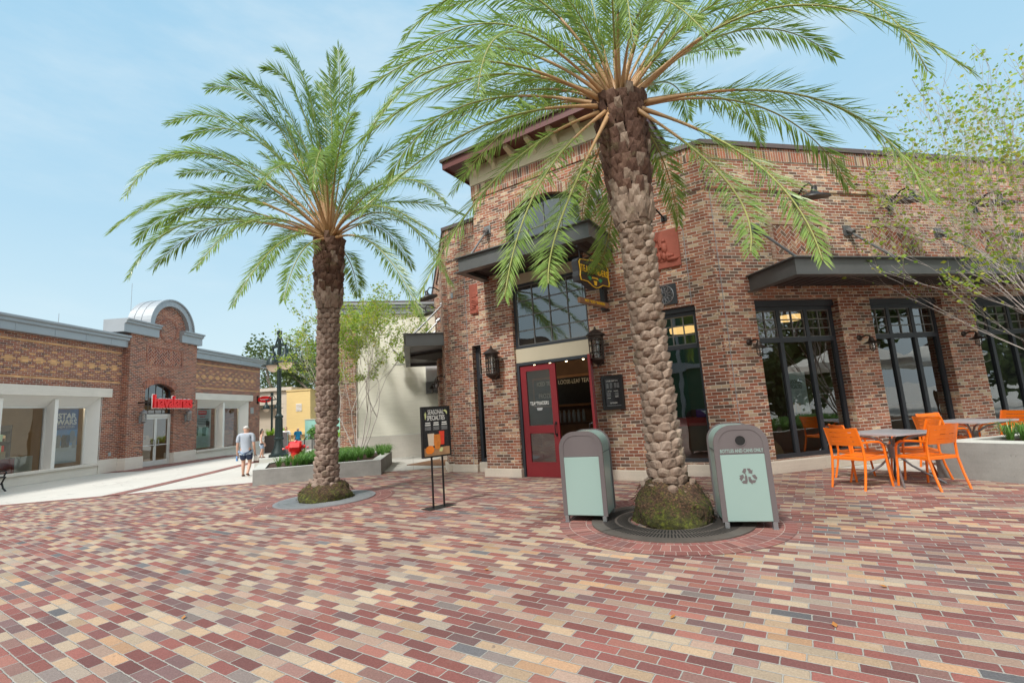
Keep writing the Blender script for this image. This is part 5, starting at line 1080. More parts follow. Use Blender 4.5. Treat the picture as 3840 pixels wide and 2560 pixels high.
for i, (x, y, h) in enumerate(((19, 0, 9), (26, -1, 10), (24, 8, 8.5), (33, 5, 11), (14, -4, 9))): blob_tree(('first', 'second', 'third', 'fourth', 'fifth')[i] + ' dark tree mirrored in the tall shop windows', x, y, h, 3.6, 30 + i, n=2600, ls=.5, lowf=.05, kind='plaza_tree', grp='trees across the plaza')
# ------------------------------------------------------------------ planters and plants
def tufts(name, pts, label, seed, parent=None, hgt=.32, mat='grass_leaf', per=46):
    rng = random.Random(seed); m = MB()
    for (x, y, z) in pts:
        for k in range(per):
            a = rng.uniform(0, 6.28); l = hgt * rng.uniform(.6, 1.2); o = Vector((math.cos(a), math.sin(a), 0)); s_ = Vector((-math.sin(a), math.cos(a), 0)) * .0065; p = Vector((x, y, z)) + o * rng.uniform(0, .05); lean = rng.uniform(.15, 1.15)
            q = p + o * l * lean * .4 + Vector((0, 0, l * .75)); e = p + o * l * lean * 1.05 + Vector((0, 0, l * (1.0 - lean * .55)))
            b = len(m.v); m.v += [p - s_, p + s_, q + s_, q - s_, e]; m.f += [(b, b + 1, b + 2, b + 3), (b + 3, b + 2, b + 4)]
    o = m.build(name, mat, parent)
    if parent is None: o['kind'] = 'stuff'; tag(o, label, 'plants')
    return o
def planter(label, outl, inner, z, mat='concrete_planter', zs=None):
    t = thing('concrete_planter', label, 'planter', (outl[0][0], outl[0][1], 0)); n = len(outl); w = MB()
    for i in range(n):
        a, b = outl[i], outl[(i + 1) % n]; c, d = inner[i], inner[(i + 1) % n]
        w.poly([(a[0], a[1], 0), (b[0], b[1], 0), (b[0], b[1], z), (a[0], a[1], z)]); w.poly([(c[0], c[1], z), (c[0], c[1], z - .2), (d[0], d[1], z - .2), (d[0], d[1], z)])
    w.build('planter_wall', mat, t); w = MB()
    for i in range(n):
        a, b = outl[i], outl[(i + 1) % n]; c, d = inner[i], inner[(i + 1) % n]; w.poly([(a[0], a[1], z + .003), (b[0], b[1], z + .003), (d[0], d[1], z + .003), (c[0], c[1], z + .003)])
    w.build('planter_rim', 'concrete_planter_top', t); w = MB(); w.poly([(p[0], p[1], z - .04) for p in inner]); w.build('soil', 'soil', t); return t
outl = [(-7.15, 12.85), (-3.9, 13.5), (-4.38, 16.5), (-5.1, 17.2), (-7.5, 16.9), (-8.1, 14.9)]
planter('long angular concrete planter with a red hydrant standing behind it', outl, [(-6.95, 13.1), (-4.2, 13.72), (-4.65, 16.35), (-5.25, 16.95), (-7.35, 16.65), (-7.8, 14.95)], .41)
rg = random.Random(9); P = []
while len(P) < 110:
    x, y = rg.uniform(-7.6, -4.3), rg.uniform(13.2, 16.6)
    if y > 13.35 + (x + 7) * .21 and not (-7.9 < x < -6.95 and y < 15.0) and not (-7.75 < x < -6.9 and y < 16.2): P.append((x, y, .38))
tufts('ground_cover', P, 'dense grassy green clumps filling the left concrete planter', 4, hgt=.34)
planter('long low concrete planter at the right edge behind the orange chairs', [(6.85, 8.02), (8.0, 5.7), (14, 6.4), (14, 9.15), (8.25, 8.30)], [(7.45, 7.95), (8.25, 6.05), (13.7, 6.7), (13.7, 8.85), (8.3, 8.05)], .57)
P = []
while len(P) < 70:
    x, y = rg.uniform(7.9, 11), rg.uniform(6.3, 8.4)
    if y < 7.92 + (x - 8.3) * .14 and y > 8.15 - (x - 7.45) * 1.1 : P.append((x, y, .53))
tufts('ground_cover', P, 'grassy green clumps in the dark soil of the right planter', 8, hgt=.34)
t = thing('concrete_kerb_wall', 'short low concrete wall block behind the street lamp base', 'planter wall', (-9.3, 17.2, 0)); MB(frame((-9.4, 17.0, 0), (.97, .24))).box(0, 1.6, 0, .5, 0, .40).build('wall', 'concrete_planter_top', t)
blob_tree('round green shrub beyond the strolling people', -12.6, 33, 1.3, 1.0, 77, n=1500, mat='lime_leaf', ls=.12, trunk=.05, kind='shrub', lowf=.0); blob_tree('second green shrub left of the teal hoarding', -14.2, 33.2, 1.3, .9, 78, n=1500, mat='grass_leaf', ls=.14, trunk=.05, kind='shrub', lowf=.0)
t = thing('plant_pot', 'tall dark square pot with bright lime foliage beside the street lamp', 'plant pot', (-14.3, 28.2, 0)); MB(Matrix.Translation((-14.3, 28.2, 0))).box(-.5, .4, -.4, .4, 0, 1.0).build('pot', 'brown_pot', t)
rg2 = random.Random(4); tufts('foliage', [(-14.3 + rg2.uniform(-.5, .5), 28.2 + rg2.uniform(-.4, .4), .9 + rg2.uniform(0, .25)) for _ in range(26)], '', 3, parent=t, hgt=.32, mat='lime_leaf', per=24)
# ------------------------------------------------------------------ bins
def bin_(label, M, hole):
    t = thing('litter_bin', label, 'bin', M, 'arched pale teal bins by the palm'); W_, D, H_ = .30, .60, 1.20; zb = .085; rr = .22
    def outline(w, top, r, n=8, zb=zb): 
        p = [(-w, zb), (w, zb)]
        for k in range(n + 1): a = math.pi / 2 * k / n; p.append((w - r + r * math.cos(a), top - r + r * math.sin(a)))
        for k in range(n + 1): a = math.pi / 2 + math.pi / 2 * k / n; p.append((-w + r + r * math.cos(a), top - r + r * math.sin(a)))
        return p
    b = MB(M); b.prism(outline(W_ - .018, H_ - .015, rr - .012), .03, D - .03); b.build('body', 'bin_teal', t, smooth=True)
    b = MB(M); b.box(-W_ + .012, -W_ + .017, .05, D - .05, .90, .904); b.box(W_ - .017, W_ - .012, .05, D - .05, .90, .904); b.build('lid_seam', 'slot_black', t)
    for y0, y1 in ((0, .035), (D - .035, D)):
        A, B_ = outline(W_, H_, rr), outline(W_ - .058, H_ - .058, rr - .055); b = MB(M); n = len(A)
        for i in range(1, n):
            j = (i + 1) % n if i < n - 1 else 0
            b.prism([A[i], A[j], B_[j], B_[i]], y0, y1)
        b.build('end_frame', 'bin_grey', t)
    for y0, y1 in ((.006, .031), (D - .031, D - .006)):
        o2 = outline(W_ - .058, H_ - .058, rr - .055, zb=.86)
        b = MB(M); b.prism(o2, y0, y1); b.build('top_panel', 'bin_grey', t)
        b = MB(M); b.box(-W_ + .058, W_ - .058, y0 - .004 if y0 < .1 else y0, y1 if y0 < .1 else y1 + .004, zb + .01, .855); b.build('door_panel', 'bin_teal', t, bevel=.004)
    b = MB(M)
    for x in (-W_ + .02, W_ - .07):
        for y in (-.012, D - .05): b.box(x, x + .05, y, y + .06, 0, .09); b.box(x - .005, x + .055, y - .012, y + .07, 0, .02)
    b.build('feet', 'steel', t)
    if hole:
        h = MB(M @ Matrix.Translation((-.0, .004, 1.015)) @ Matrix.Rotation(R_(90), 4, 'X')); h.lathe([(.062, .0), (.066, .006), (.056, .006), (.054, -.02)], n=28); h.build('hole_rim', 'bin_grey', t, smooth=True)
        h = MB(M @ Matrix.Translation((-.0, .003, 1.015)) @ Matrix.Rotation(R_(90), 4, 'X')); h.lathe([(.056, 0), (.0, .0005)], n=28); h.build('opening', 'slot_black', t)
        text('lettering', 'BOTTLES AND CANS ONLY', t, face(M, 0, .0035, .896), .056, 'bin_teal', ext=.001, sx=.68, off=.0012)
        s = MB(M); cx, cz = .035, .60; 
        def loc(p, a, sc_=1): x, z = p; return (cx + (x * math.cos(a) - z * math.sin(a)) * sc_, cz + (x * math.sin(a) + z * math.cos(a)) * sc_)
        for k in range(3):
            a = k * 2 * math.pi / 3
            s.prism([loc(q, a) for q in ((-.058, .055), (-.036, .093), (-.012, .093), (-.012, .064), (-.032, .028))][::1], -.001, .003); s.prism([loc(q, a) for q in ((-.005, .093), (.030, .093), (.044, .070), (.058, .078), (.048, .030), (.004, .044), (.016, .052), (.006, .068))], -.001, .003)
        s.prism([(cx - .035 + x, cz + z) for x, z in ((0, -.05), (.026, -.05), (.026, .0), (.017, .02), (.017, .036), (.009, .036), (.009, .02), (0, 0))], -.001, .003); s.prism([(cx + .002 + x, cz + z) for x, z in ((0, -.05), (.024, -.05), (.026, -.045), (.026, -.008), (.024, -.002), (.001, -.002), (-.001, -.008), (-.001, -.045))], -.001, .003)
        s.build('recycling_symbol', 'bin_grey', t)
    return t
bin_('pale teal arched litter bin without opening on the left of the palm', frame((.83, 6.55, 0), (.93, -.37)), False)
bin_('pale teal arched recycling bin with round hole and lettering right of the palm', frame((2.62, 5.70, 0), (.968, -.25)), True)
# ------------------------------------------------------------------ poster stand
t = thing('poster_stand', 'black two-legged poster stand with a seasonal drinks poster', 'sign stand', (-1.42, 8.27, 0)); PM = frame((-1.42, 8.27, 0), (.72, .694))
b = MB(PM); b.box(-.27, .27, -.13, .13, 0, .012); b.build('base_plate', 'black_metal', t); b = MB(PM)
for x in (-.11, .11): b.box(x - .012, x + .012, -.012, .012, .012, 1.0)
b.build('pole', 'black_metal', t); b = MB(PM); z0, z1, hw = .84, 1.70, .29
b.box(-hw, -hw + .025, -.03, .03, z0, z1); b.box(hw - .025, hw, -.03, .03, z0, z1); b.box(-hw + .025, hw - .025, -.03, .03, z0, z0 + .025); b.box(-hw + .025, hw - .025, -.03, .03, z1 - .025, z1); b.build('poster_frame', 'black_metal', t)
MB(PM).box(-hw + .025, hw - .025, -.012, .012, z0 + .025, z1 - .025).build('poster_sheet', 'poster_black', t); MB(PM).box(-hw + .025, hw - .025, -.0145, -.0121, z0 + .025, z0 + .16).build('printed_table', 'table_wood_print', t)
text('lettering', 'SEASONAL', t, face(PM, 0, -.016, 1.60), .115, 'chalk', sx=.60, ext=.001, off=.001); text('lettering', 'SPECIALTIES', t, face(PM, 0, -.016, 1.50), .115, 'chalk', sx=.60, ext=.001, off=.001)
b = MB(PM)
for x in (-.17, 0, .17):
    b.box(x - .05, x + .05, -.016, -.013, 1.41, 1.43); b.box(x - .055, x + .055, -.016, -.013, 1.375, 1.395); 
b.build('headings', 'chalk', t); b = MB(PM)
for x in (-.17, 0, .17):
    for k in range(4): b.box(x - .06, x + .06, -.016, -.013, 1.30 + k * .016, 1.306 + k * .016)
b.build('small_print', 'chalk_dim', t)
b = MB(PM); b.prism([(-.235, 1.57), (-.21, 1.61), (-.195, 1.57), (-.205, 1.5), (-.22, 1.47)], -.016, -.013); b.prism([(.15, 1.62), (.2, 1.64), (.24, 1.61), (.235, 1.55), (.2, 1.6)], -.016, -.013); b.build('printed_leaves', 'lime', t)
def pic(nm, mat, poly, y): MB(PM).prism(poly, y, y + .002).build(nm, mat, t)
pic('printed_milk_glass', 'milk', [(-.17, 1.03), (-.06, 1.03), (-.05, 1.24), (-.185, 1.24)], -.018); pic('printed_red_drink', 'tea_red', [(.06, 1.04), (.15, 1.04), (.16, 1.27), (.05, 1.27)], -.0182); pic('printed_amber_drink', 'amber', [(-.03, .97), (.05, .97), (.075, 1.07), (.07, 1.22), (-.055, 1.22), (-.065, 1.07)], -.0202)
pic('printed_pumpkin', 'pumpkin', [(-.23, .94), (-.20, .905), (-.12, .90), (-.07, .93), (-.06, .98), (-.09, 1.03), (-.15, 1.04), (-.21, 1.02), (-.235, .98)], -.0205); pic('printed_lime', 'lime', [(.04, .93), (.10, .92), (.12, .97), (.10, 1.0), (.05, .97)], -.0222)
# ------------------------------------------------------------------ orange chairs and grey tables
def make_chair():
    t = thing('armchair', 'orange', 'chair', I4, 'orange metal armchairs at the terrace tables')
    for s_ in (-1, 1):
        x = s_ * .25
        b = MB(); b.tube([(x, -.36, 0), (x, -.30, .22), (x, -.255, .45), (x * .99, -.26, .66), (x * .97, -.345, .93)], [.017, .018, .019, .018, .016], 6); b.build('rear_leg', 'chair_orange', t, smooth=True)
        b = MB(); b.tube([(x * 1.08, .27, 0), (x * 1.06, .235, .30), (x * 1.05, .215, .58), (x * 1.04, .185, .655), (x * 1.03, .12, .69), (x * 1.02, -.05, .70), (x, -.27, .70)], [.017, .018, .018, .018, .018, .017, .016], 6); b.build('front_leg', 'chair_orange', t, smooth=True)
    b = MB()
    for k in range(6): y0 = -.235 + k * .079; b.box(-.235, .235, y0, y0 + .072, .462 - .012 * math.sin(k / 5 * 3.1), .478 - .012 * math.sin(k / 5 * 3.1))
    b.box(-.25, .25, -.26, -.238, .43, .475); b.box(-.25, .25, .24, .262, .43, .475); b.box(-.262, -.238, -.24, .24, .43, .476); b.box(.238, .262, -.24, .24, .43, .476); b.build('seat', 'chair_orange', t, bevel=.004)
    b = MB(); zz = [.655, .728, .797, .866, .935]
    for k in range(4):
        za, zb_ = zz[k], zz[k + 1] - .007; n = 6
        for i in range(n):
            xa, xb = -.235 + .47 * i / n, -.235 + .47 * (i + 1) / n; f = lambda x, z: -.262 - (z - .655) * .30 - .035 * (1 - (x / .235) ** 2)
            b.prism([(xa, f(xa, za)), (xb, f(xb, za)), (xb, f(xb, za) - .012), (xa, f(xa, za) - .012)], za, zb_, 'z') if False else b.F(*[]) 
            nn = b.P([(xa, f(xa, za), za), (xb, f(xb, za), za), (xb, f(xb, zb_), zb_), (xa, f(xa, zb_), zb_), (xa, f(xa, za) - .014, za), (xb, f(xb, za) - .014, za), (xb, f(xb, zb_) - .014, zb_), (xa, f(xa, zb_) - .014, zb_)]); b.F(*[tuple(nn + q for q in r) for r in ((0, 1, 2, 3), (7, 6, 5, 4), (3, 2, 6, 7), (0, 4, 5, 1))])
    for x in (-.235, .19): b.box(x, x + .045, -.30, -.28, .66, .7) if False else None
    for xa, xb in ((-.236, -.175), (.175, .236)):
        f = lambda x, z: -.262 - (z - .655) * .30 - .035 * (1 - (x / .236) ** 2) - .002
        nn = b.P([(xa, f(xa, .655), .655), (xb, f(xb, .655), .655), (xb, f(xb, .935), .935), (xa, f(xa, .935), .935), (xa, f(xa, .655) - .011, .655), (xb, f(xb, .655) - .011, .655), (xb, f(xb, .935) - .011, .935), (xa, f(xa, .935) - .011, .935)]); b.F(*[tuple(nn + q for q in r) for r in ((0, 1, 2, 3), (7, 6, 5, 4), (3, 2, 6, 7), (0, 4, 5, 1), (1, 5, 6, 2), (0, 3, 7, 4))])
    b.build('backrest', 'chair_orange', t, label='curved slotted orange backrest')
    return t
ch = make_chair()
def az2rot(az): return Matrix.Rotation(R_(-az), 4, 'Z')
CH = [((5.07, 7.57), 68, 'orange armchair on the left side of the near table, nearest the recycling bin'), ((6.19, 7.02), -9, 'orange armchair nearest the camera, its back turned, at the near table'),
      ((5.52, 8.32), 100, 'orange armchair tucked behind the left one at the near table'), ((6.92, 8.02), -70, 'orange armchair behind the front one, on the far right side of the near table'),
      ((7.55, 8.85), 78, 'orange armchair at the left of the far table behind the planter'), ((9.3, 8.95), -98, 'orange armchair at the right end of the far table beside the plants'), ((8.35, 9.75), 175, 'orange armchair against the windows behind the far table')]
for i, ((x, y), az, lab) in enumerate(CH):
    f = Vector((math.sin(R_(az)), math.cos(R_(az)), 0)); p = Vector((x, y, 0)) + f * .33; M = Matrix.Translation(p) @ az2rot(az)
    if i == 0: ch.matrix_world = M; ch['label'] = lab
    else: copy_thing(ch, M, lab)
def make_table(label, M):
    t = thing('terrace_table', label, 'table', M, 'square grey metal terrace tables'); b = MB(M); h = .46
    n = 26
    b.box(-h, h, -h, -h + .03, .775, .80); b.box(-h, h, h - .03, h, .775, .80); b.box(-h, -h + .03, -h + .03, h - .03, .775, .80); b.box(h - .03, h, -h + .03, h - .03, .775, .80)
    for k in range(n): x = -h + .03 + (2 * h - .06) * (k + .5) / n; b.box(x - .011, x + .011, -h + .03, h - .03, .786, .797)
    for y in (-.15, .15): b.box(-h + .03, h - .03, y - .012, y + .012, .780, .7855)
    b.build('tabletop', 'table_grey', t)
    for sx_, sy_ in ((1, 1), (1, -1), (-1, 1), (-1, -1)):
        b = MB(M); b.tube([(sx_ * .38, sy_ * .38, .77), (sx_ * .16, sy_ * .16, .70), (sx_ * .045, sy_ * .045, .58), (sx_ * .045, sy_ * .045, .40), (sx_ * .14, sy_ * .14, .26), (sx_ * .40, sy_ * .40, 0)], .017, 7); b.build('leg', 'steel', t, smooth=True)
    b = MB(M); b.lathe([(.055, .38), (.06, .40), (.06, .58), (.055, .60)], n=14); b.build('hub', 'steel', t, smooth=True); return t
make_table('square slatted grey table in front with four orange chairs around it', frame((6.05, 7.83, 0), (.976, .216)))
make_table('square grey table behind the right planter near the windows', frame((8.45, 8.98, 0), (.976, .216)))
# ------------------------------------------------------------------ street lamps, hydrant, bench
def street_lamp(label, x, y, s=1., rot=20):
    M = rz(x, y, 0, rot) @ Matrix.Diagonal((s, s, s, 1)); t = thing('street_lamp', label, 'street lamp', rz(x, y, 0, rot), 'dark green twin street lamps')
    b = MB(M); b.lathe([(.46, 0), (.46, .12), (.36, .17), (.34, .24), (.22, .5), (.19, .8), (.24, .86), (.24, .92), (.17, .98), (.155, 1.9), (.20, 1.95), (.20, 2.02), (.13, 2.08), (.12, 2.15)], n=20); b.build('base', 'post_green', t, smooth=True)
    b = MB(M)
    for k in range(12): a = 2 * math.pi * k / 12; b.tube([(.17 * math.cos(a), .17 * math.sin(a), .98), (.157 * math.cos(a), .157 * math.sin(a), 1.88)], .018, 4)
    b.build('fluting', 'post_green', t)
    b = MB(M); b.tube([(0, 0, 2.1), (0, 0, 6.35)], [.115, .085], 14); b.lathe([(.14, 4.9), (.14, 5.0)], n=12); b.box(-.1, .1, -.1, .1, 6.2, 6.4); b.build('pole', 'post_green', t, smooth=True)
    for sg in (-1, 1):
        b = MB(M); b.box(min(sg * .06, sg * .75), max(sg * .06, sg * .75), -.04, .04, 5.55, 5.68); b.tube([(sg * .08, 0, 6.2), (sg * .42, 0, 5.7)], .04, 6); b.tube([(sg * .66, 0, 5.6), (sg * .66, 0, 5.3)], .05, 8); o = b.build('lamp_arm', 'post_green', t)
        c = (sg * .66, 0, 0)
        b = MB(M); b.lathe([(.10, 5.36), (.13, 5.30), (.13, 5.16), (.16, 5.12), (.28, 4.96), (.34, 4.78), (.35, 4.72), (.56, 4.66), (.56, 4.63), (.34, 4.66)], c, 22); b.build('lamp_shade', 'post_green', o, smooth=True)
        b = MB(M)
        for k in range(12): a = 2 * math.pi * k / 12; b.tube([(c[0] + .16 * math.cos(a), .16 * math.sin(a), 5.12), (c[0] + .285 * math.cos(a), .285 * math.sin(a), 4.96), (c[0] + .35 * math.cos(a), .35 * math.sin(a), 4.74)], .012, 4)
        b.build('shade_rib', 'post_green', o)
        b = MB(M); b.lathe([(.33, 4.67), (.31, 4.55), (.24, 4.42), (.13, 4.34), (0, 4.31)], c, 20); b.build('globe', 'globe_glow', o, smooth=True)
    return t
street_lamp('near tall dark twin street lamp with pale globes left of the palm trunk', -12.05, 24.0, 1., -38)
street_lamp('far smaller twin street lamp in front of the tan wall', -15.1, 29.2, .56, -5)
t = thing('fire_hydrant', 'bright red fire hydrant at the back of the left concrete planter', 'hydrant', (-7.42, 15.9, 0))
M = Matrix.Translation((-7.42, 15.9, .40)); b = MB(M); b.lathe([(.18, -.1), (.18, .06), (.15, .08), (.15, .26), (.17, .28)], n=18); b.build('standpipe', 'hydrant_red', t, smooth=True)
b = MB(M @ Matrix.Translation((0, 0, .40)) @ Matrix.Rotation(R_(12), 4, 'Z') @ Matrix.Rotation(R_(90), 4, 'Y')); b.lathe([(.0, -.21), (.15, -.205), (.195, -.15), (.195, .15), (.15, .205), (0, .21)], n=8); b.lathe([(.05, -.31), (.06, -.3), (.06, -.2)], n=6); b.lathe([(.06, .2), (.06, .3), (.05, .31)], n=6); b.build('barrel', 'hydrant_red', t)
b = MB(M); b.lathe([(.07, .58), (.05, .61), (0, .63)], n=10); b.tube([(-.34, -.07, .37), (-.40, -.08, .37)], .03, 6); b.tube([(.34, .07, .37), (.40, .08, .37)], .03, 6); b.build('cap', 'hydrant_red', t)
t = thing('park_bench', 'black slatted metal bench at the left edge in front of the shop window', 'bench', (-17.25, 14.95, 0)); BM = frame((-20.35, 18.0, 0), (-.93, -.2)) @ Matrix.Rotation(R_(0), 4, 'Z'); BM = frame((-17.25, 14.95, 0), (.03, 1))
b = MB(BM)
for k in range(8): b.tube([(-.9, -.28 + k * .065, .46 + .01 * math.sin(k)), (.85, -.28 + k * .065, .46 + .01 * math.sin(k))], .024, 6)
b.build('seat', 'black_metal', t); b = MB(BM)
for k in range(26): x = -.88 + k * .068; b.tube([(x, .22, .46), (x, .27, .60), (x, .34, .80), (x, .40, .92)], .016, 5)
b.tube([(-.9, .40, .92), (.86, .40, .92)], .02, 5); b.build('backrest', 'black_metal', t)
for x in (-.85, .85):
    b = MB(BM); b.tube([(x, -.32, 0), (x, -.22, .10), (x, -.16, .28), (x, -.26, .46)], .026, 6); b.tube([(x, .34, 0), (x, .22, .12), (x, .16, .3), (x, .24, .46)], .026, 6); b.tube([(x, -.16, .22), (x, 0, .30), (x, .16, .22)], .018, 5); b.tube([(x, .3, .66), (x, 0, .68), (x, -.24, .66), (x, -.3, .60), (x, -.25, .55), (x, -.2, .46)], .022, 6); b.build('leg', 'black_metal', t, smooth=True)
# ------------------------------------------------------------------ people
def skin_obj(name, joints, edges, mat, M, parent, root=0, sub=2):
    me = bpy.data.meshes.new(name); me.from_pydata([j[:3] for j in joints], edges, []); o = bpy.data.objects.new(name, me); COL.objects.link(o)
    md = o.modifiers.new('skin', 'SKIN'); md.use_smooth_shade = True
    for i, v in enumerate(me.skin_vertices[0].data if me.skin_vertices else []): pass
    if not me.skin_vertices:
        import bmesh as _bm
        b_ = _bm.new(); b_.from_mesh(me); b_.verts.layers.skin.verify(); b_.to_mesh(me); b_.free()
    for i, j in enumerate(joints):
        v = me.skin_vertices[0].data[i]; v.radius = (j[3], j[4] if len(j) > 4 else j[3]); v.use_root = i == root
    s_ = o.modifiers.new('sub', 'SUBSURF'); s_.levels = s_.render_levels = sub; me.materials.append(MATS[mat])
    o.parent = parent; o.matrix_local = WM[parent.name].inverted() @ M; WM[o.name] = M; return o
def person(label, x, y, az, h, shirt, shorts, hair, sleeve=True, stride=.0, long_hair=False, shoes='leather', z0=0, hem=None, shorts_top=None, arms=None, female=False, w=1., cap=None, bag=None):
    """faces local +Y; proportions in units of the standing height"""
    M = Matrix.Translation((x, y, z0)) @ Matrix.Rotation(R_(-az), 4, 'Z') @ Matrix.Diagonal((h, h, h, 1)); t = thing('person', label, 'person', Matrix.Translation((x, y, z0)) @ Matrix.Rotation(R_(-az), 4, 'Z'))
    sw = (.098 if female else .112) * w; st = stride
    hipx = .054
    fl, fr = (-.072, st * .10, .035), (.072, -st * .17, .035 + .045 * abs(st))
    kl, kr = (-.062, .02 + st * .06, .275), (.064, st * .05, .272)
    ar = arms or ((-.155, .01, .44), (.155, .03, .44))
    el = ((-.150, -.02, .60), (.150, -.02, .60))
    J = [(0, 0, .52, .080 * w, .060 * w), (0, .0, .60, .078 * w, .056 * w), (0, -.005, .72, .088 * w, .060 * w), (0, -.01, .80, .065, .045), (0, -.005, .845, .034, .034), (0, .008, .885, .052, .058), (0, .012, .935, .050, .060), (0, .008, .968, .032, .038),
         (-hipx, 0, .47, .058 * w, .058 * w), (*kl, .036), (kl[0], kl[1] - .012, .20, .036), (*fl, .022), (fl[0], fl[1] + .07, .018, .020, .015),
         (hipx, 0, .47, .058 * w, .058 * w), (*kr, .036), (kr[0], kr[1] - .012 - .03 * abs(st), .20, .036), (*fr, .022), (fr[0], fr[1] + .068, .018, .020, .015),
         (-sw, -.01, .80, .038), (*el[0], .026), (*ar[0], .018), (ar[0][0], ar[0][1] + .015, ar[0][2] - .045, .020, .012),
         (sw, -.01, .80, .038), (*el[1], .026), (*ar[1], .018), (ar[1][0], ar[1][1] + .015, ar[1][2] - .045, .020, .012)]
    E = [(0, 1), (1, 2), (2, 3), (3, 4), (4, 5), (5, 6), (6, 7), (0, 8), (8, 9), (9, 10), (10, 11), (11, 12), (0, 13), (13, 14), (14, 15), (15, 16), (16, 17), (3, 18), (18, 19), (19, 20), (20, 21), (3, 22), (22, 23), (23, 24), (24, 25)]
    skin_obj('body', J, E, 'skin', M, t)
    k = 1.12
    hz = .45 if hem is None else hem
    S = [(0, 0, hz, .090 * w, .066 * w), (0, 0, .52, .094 * w, .070 * w), (0, 0, .62, .096 * w, .068 * w), (0, -.006, .73, .102 * w, .070 * w), (0, -.01, .808, .078, .052), (0, -.008, .835, .042, .040)]
    Es = [(0, 1), (1, 2), (2, 3), (3, 4), (4, 5)]
    if sleeve:
        S += [(-sw - .004, -.01, .80, .046), (el[0][0] + .003, el[0][1], .645, .040), (sw + .004, -.01, .80, .046), (el[1][0] - .003, el[1][1], .645, .040)]; Es += [(4, 6), (6, 7), (4, 8), (8, 9)]
    skin_obj('shirt', S, Es, shirt, M, t, 1)
    def mid(a, b, f): return tuple(a[i] * (1 - f) + b[i] * f for i in range(3))
    hl, hr = (-hipx, 0, .47), (hipx, 0, .47)
    D = [(0, 0, .525, .086 * w, .064 * w), (-hipx, 0, .47, .066 * w), (*mid(hl, kl, .82), .052 * w), (hipx, 0, .47, .066 * w), (*mid(hr, kr, .82), .052 * w)]
    skin_obj('shorts', D, [(0, 1), (1, 2), (0, 3), (3, 4)], shorts, M, t)
    if shorts_top:
        D = [(0, 0, .525, .090 * w, .068 * w), (-hipx, 0, .47, .070 * w), (*mid(hl, kl, .42), .060 * w), (hipx, 0, .47, .070 * w), (*mid(hr, kr, .42), .060 * w)]
        skin_obj('shorts_panel', D, [(0, 1), (1, 2), (0, 3), (3, 4)], shorts_top, M, t)
    for f in (fl, fr): skin_obj('shoe', [(f[0], f[1] - .03, f[2] - .012, .026, .020), (f[0], f[1] + .03, f[2] - .018, .028, .018), (f[0], f[1] + .085, .016, .026, .014)], [(0, 1), (1, 2)], shoes, M, t, sub=1)
    if long_hair: skin_obj('hair', [(0, 0, .975, .045), (0, -.02, .94, .062), (0, -.035, .87, .055, .04), (0, -.045, .80, .050, .035), (0, -.05, .745, .036, .028)], [(0, 1), (1, 2), (2, 3), (3, 4)], hair, M, t)
    else: skin_obj('hair', [(0, .006, .978, .040), (0, -.004, .948, .056, .058), (0, -.018, .915, .048, .046)], [(0, 1), (1, 2)], hair, M, t)
    b = MB(M); b.lathe([(0, -.012), (.008, -.006), (.008, .006), (0, .012)], (0, .070, .922), 8); o = b.build('nose', 'skin', t, smooth='all')
    b = MB(M)
    for s_ in (-1, 1): b.lathe([(0, -.018), (.010, -.008), (.010, .008), (0, .018)], (s_ * .052, .008, .922), 8)
    b.build('ears', 'skin', t, smooth='all')
    b = MB(M)
    for s_ in (-1, 1): b.lathe([(0, -.006), (.008, 0), (0, .006)], (s_ * .022, .064, .936), 8)
    b.lathe([(0, -.004), (.018, 0), (0, .004)], (0, .062, .898), 8); b.build('sunglasses' if cap else 'eyes_and_mouth', 'leather', t)
    for s_, a in ((-1, ar[0]), (1, ar[1])):
        b = MB(M)
        for q in range(4): b.tube([(a[0] + .004 * s_, a[1] - .008 + q * .011, a[2] - .055), (a[0] + .002 * s_, a[1] - .006 + q * .012, a[2] - .085), (a[0] - .006 * s_, a[1] - .004 + q * .012, a[2] - .104)], [.0058, .0052, .0042], 5)
        b.tube([(a[0], a[1] + .026, a[2] - .045), (a[0] - .008 * s_, a[1] + .040, a[2] - .066), (a[0] - .010 * s_, a[1] + .042, a[2] - .082)], [.0062, .0055, .0045], 5); b.build('fingers', 'skin', t, smooth='all')
    return t, M
zg = -.0
t, M = person('white-haired man seen from behind in grey-blue shirt and navy shorts, carrying a bottle', -8.82, 15.45, -12, 1.63, 'shirt_blue', 'shorts_navy', 'hair_white', stride=.75, w=1.12, shorts_top='shorts_light', hem=.475)
b = MB(M @ Matrix.Translation((-.165, .02, .31))); b.lathe([(.020, 0), (.021, .06), (.018, .08), (.008, .095), (.008, .105), (0, .106)], n=12); tag(b.build('water_bottle', 'plastic_blue'), 'small clear blue water bottle in the white-haired man\'s left hand', 'bottle')
b = MB(M @ Matrix.Translation((.175, .03, .25))); b.prism([(-.04, 0), (.05, .0), (.055, .12), (-.035, .14)], -.02, .02); o = b.build('hand_bag', 'leather_bag'); tag(o, 'beige and brown bag hanging from the white-haired man\'s right hand', 'bag'); b = MB(M @ Matrix.Translation((.175, .03, .25))); b.tube([(-.03, 0, .13), (-.01, 0, .17), (.03, 0, .12)], .006, 4); b.prism([(-.042, -.005), (.052, -.005), (.053, .04), (-.040, .04)], -.022, .022); b.build('bag_trim', 'leather', o)
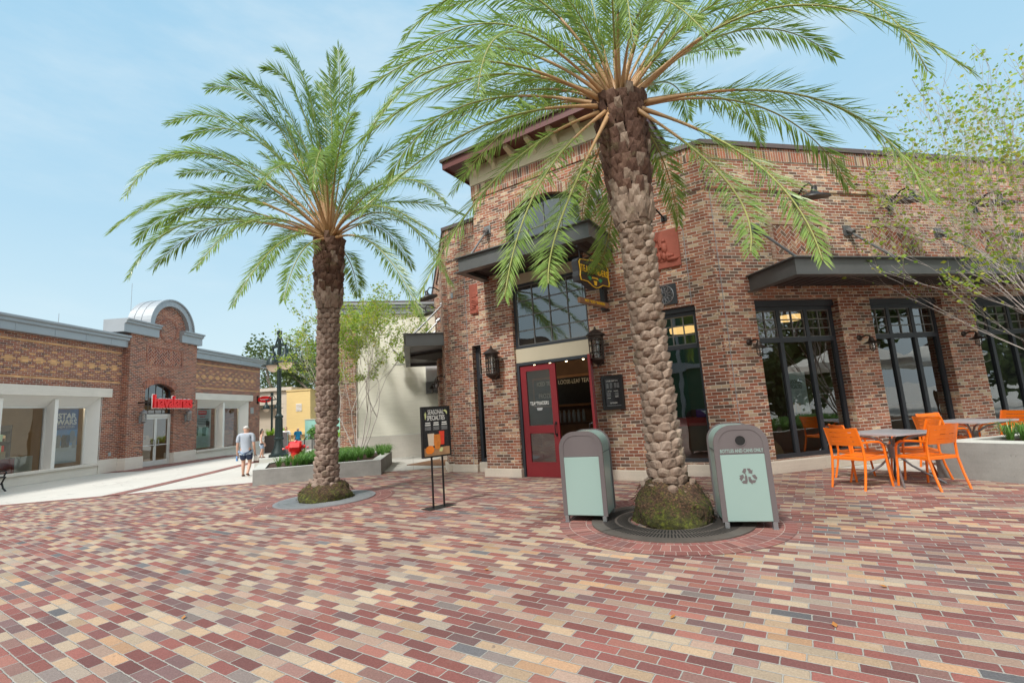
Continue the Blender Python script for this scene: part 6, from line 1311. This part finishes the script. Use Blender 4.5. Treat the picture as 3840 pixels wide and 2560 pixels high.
t, M = person('woman with long dark hair and round-eared headband in a white patterned top and denim shorts', -12.85, 23.9, 65, 1.40, 'shirt_white', 'shorts_light', 'hair_dark', sleeve=False, stride=.3, long_hair=True, female=True, arms=((-.10, .09, .50), (.11, .08, .50)), hem=.50, shoes='leather')
b = MB(M)
for s_ in (-1, 1): b.lathe([(0, -.03), (.024, -.02), (.030, 0), (.024, .02), (0, .03)], (s_ * .045, 0, 1.0), 10)
b.build('headband_ears', 'poster_dark', t); b = MB(M)
for x, y, z in ((.06, .05, .66), (-.04, .066, .7), (.085, .0, .6), (-.08, -.03, .62), (.02, -.06, .6), (.0, .066, .58)): b.lathe([(0, -.016), (.018, 0), (0, .016)], (x, y, z), 8)
b.box(.06, .12, -.05, .06, .47, .52); b.build('top_pattern', 'poster_dark', t)
person('man in a white T-shirt and khaki shorts partly hidden by the near street lamp', -13.3, 27.3, 160, 1.47, 'shirt_white', 'khaki', 'hair_dark', stride=.5, cap=True)
person('grey-haired man in a bright blue T-shirt walking towards the camera behind the hydrant', -13.95, 30.2, 165, 1.32, 'shirt_teal', 'olive', 'hair_white', stride=.4, w=1.2, cap=True)
# objects along the far street
t = thing('bicycle_rack', 'dark looped metal rack behind the hydrant', 'rack', (-10.5, 25, 0)); b = MB(Matrix.Translation((-11.2, 25, 0)))
for k in range(3): b.tube([(k * .5, 0, 0), (k * .5, 0, .75), (k * .5 + .12, 0, .88), (k * .5 + .28, 0, .88), (k * .5 + .4, 0, .75), (k * .5 + .4, 0, 0)], .025, 6)
b.build('loops', 'black_metal', t)
t = thing('teal_cabinet', 'pale teal cabinet standing beside the woman', 'cabinet', (-13.4, 26.6, 0)); b = MB(rz(-13.35, 26.8, 0, 20)); b.box(-.1, .35, -.3, .3, .08, 1.1); b.build('body', 'bin_teal', t, bevel=.02); b = MB(rz(-13.35, 26.8, 0, 20)); b.box(-.12, .37, -.33, -.30, 0, 1.14); b.box(-.12, .37, .30, .33, 0, 1.14); b.build('end_frame', 'bin_grey', t)
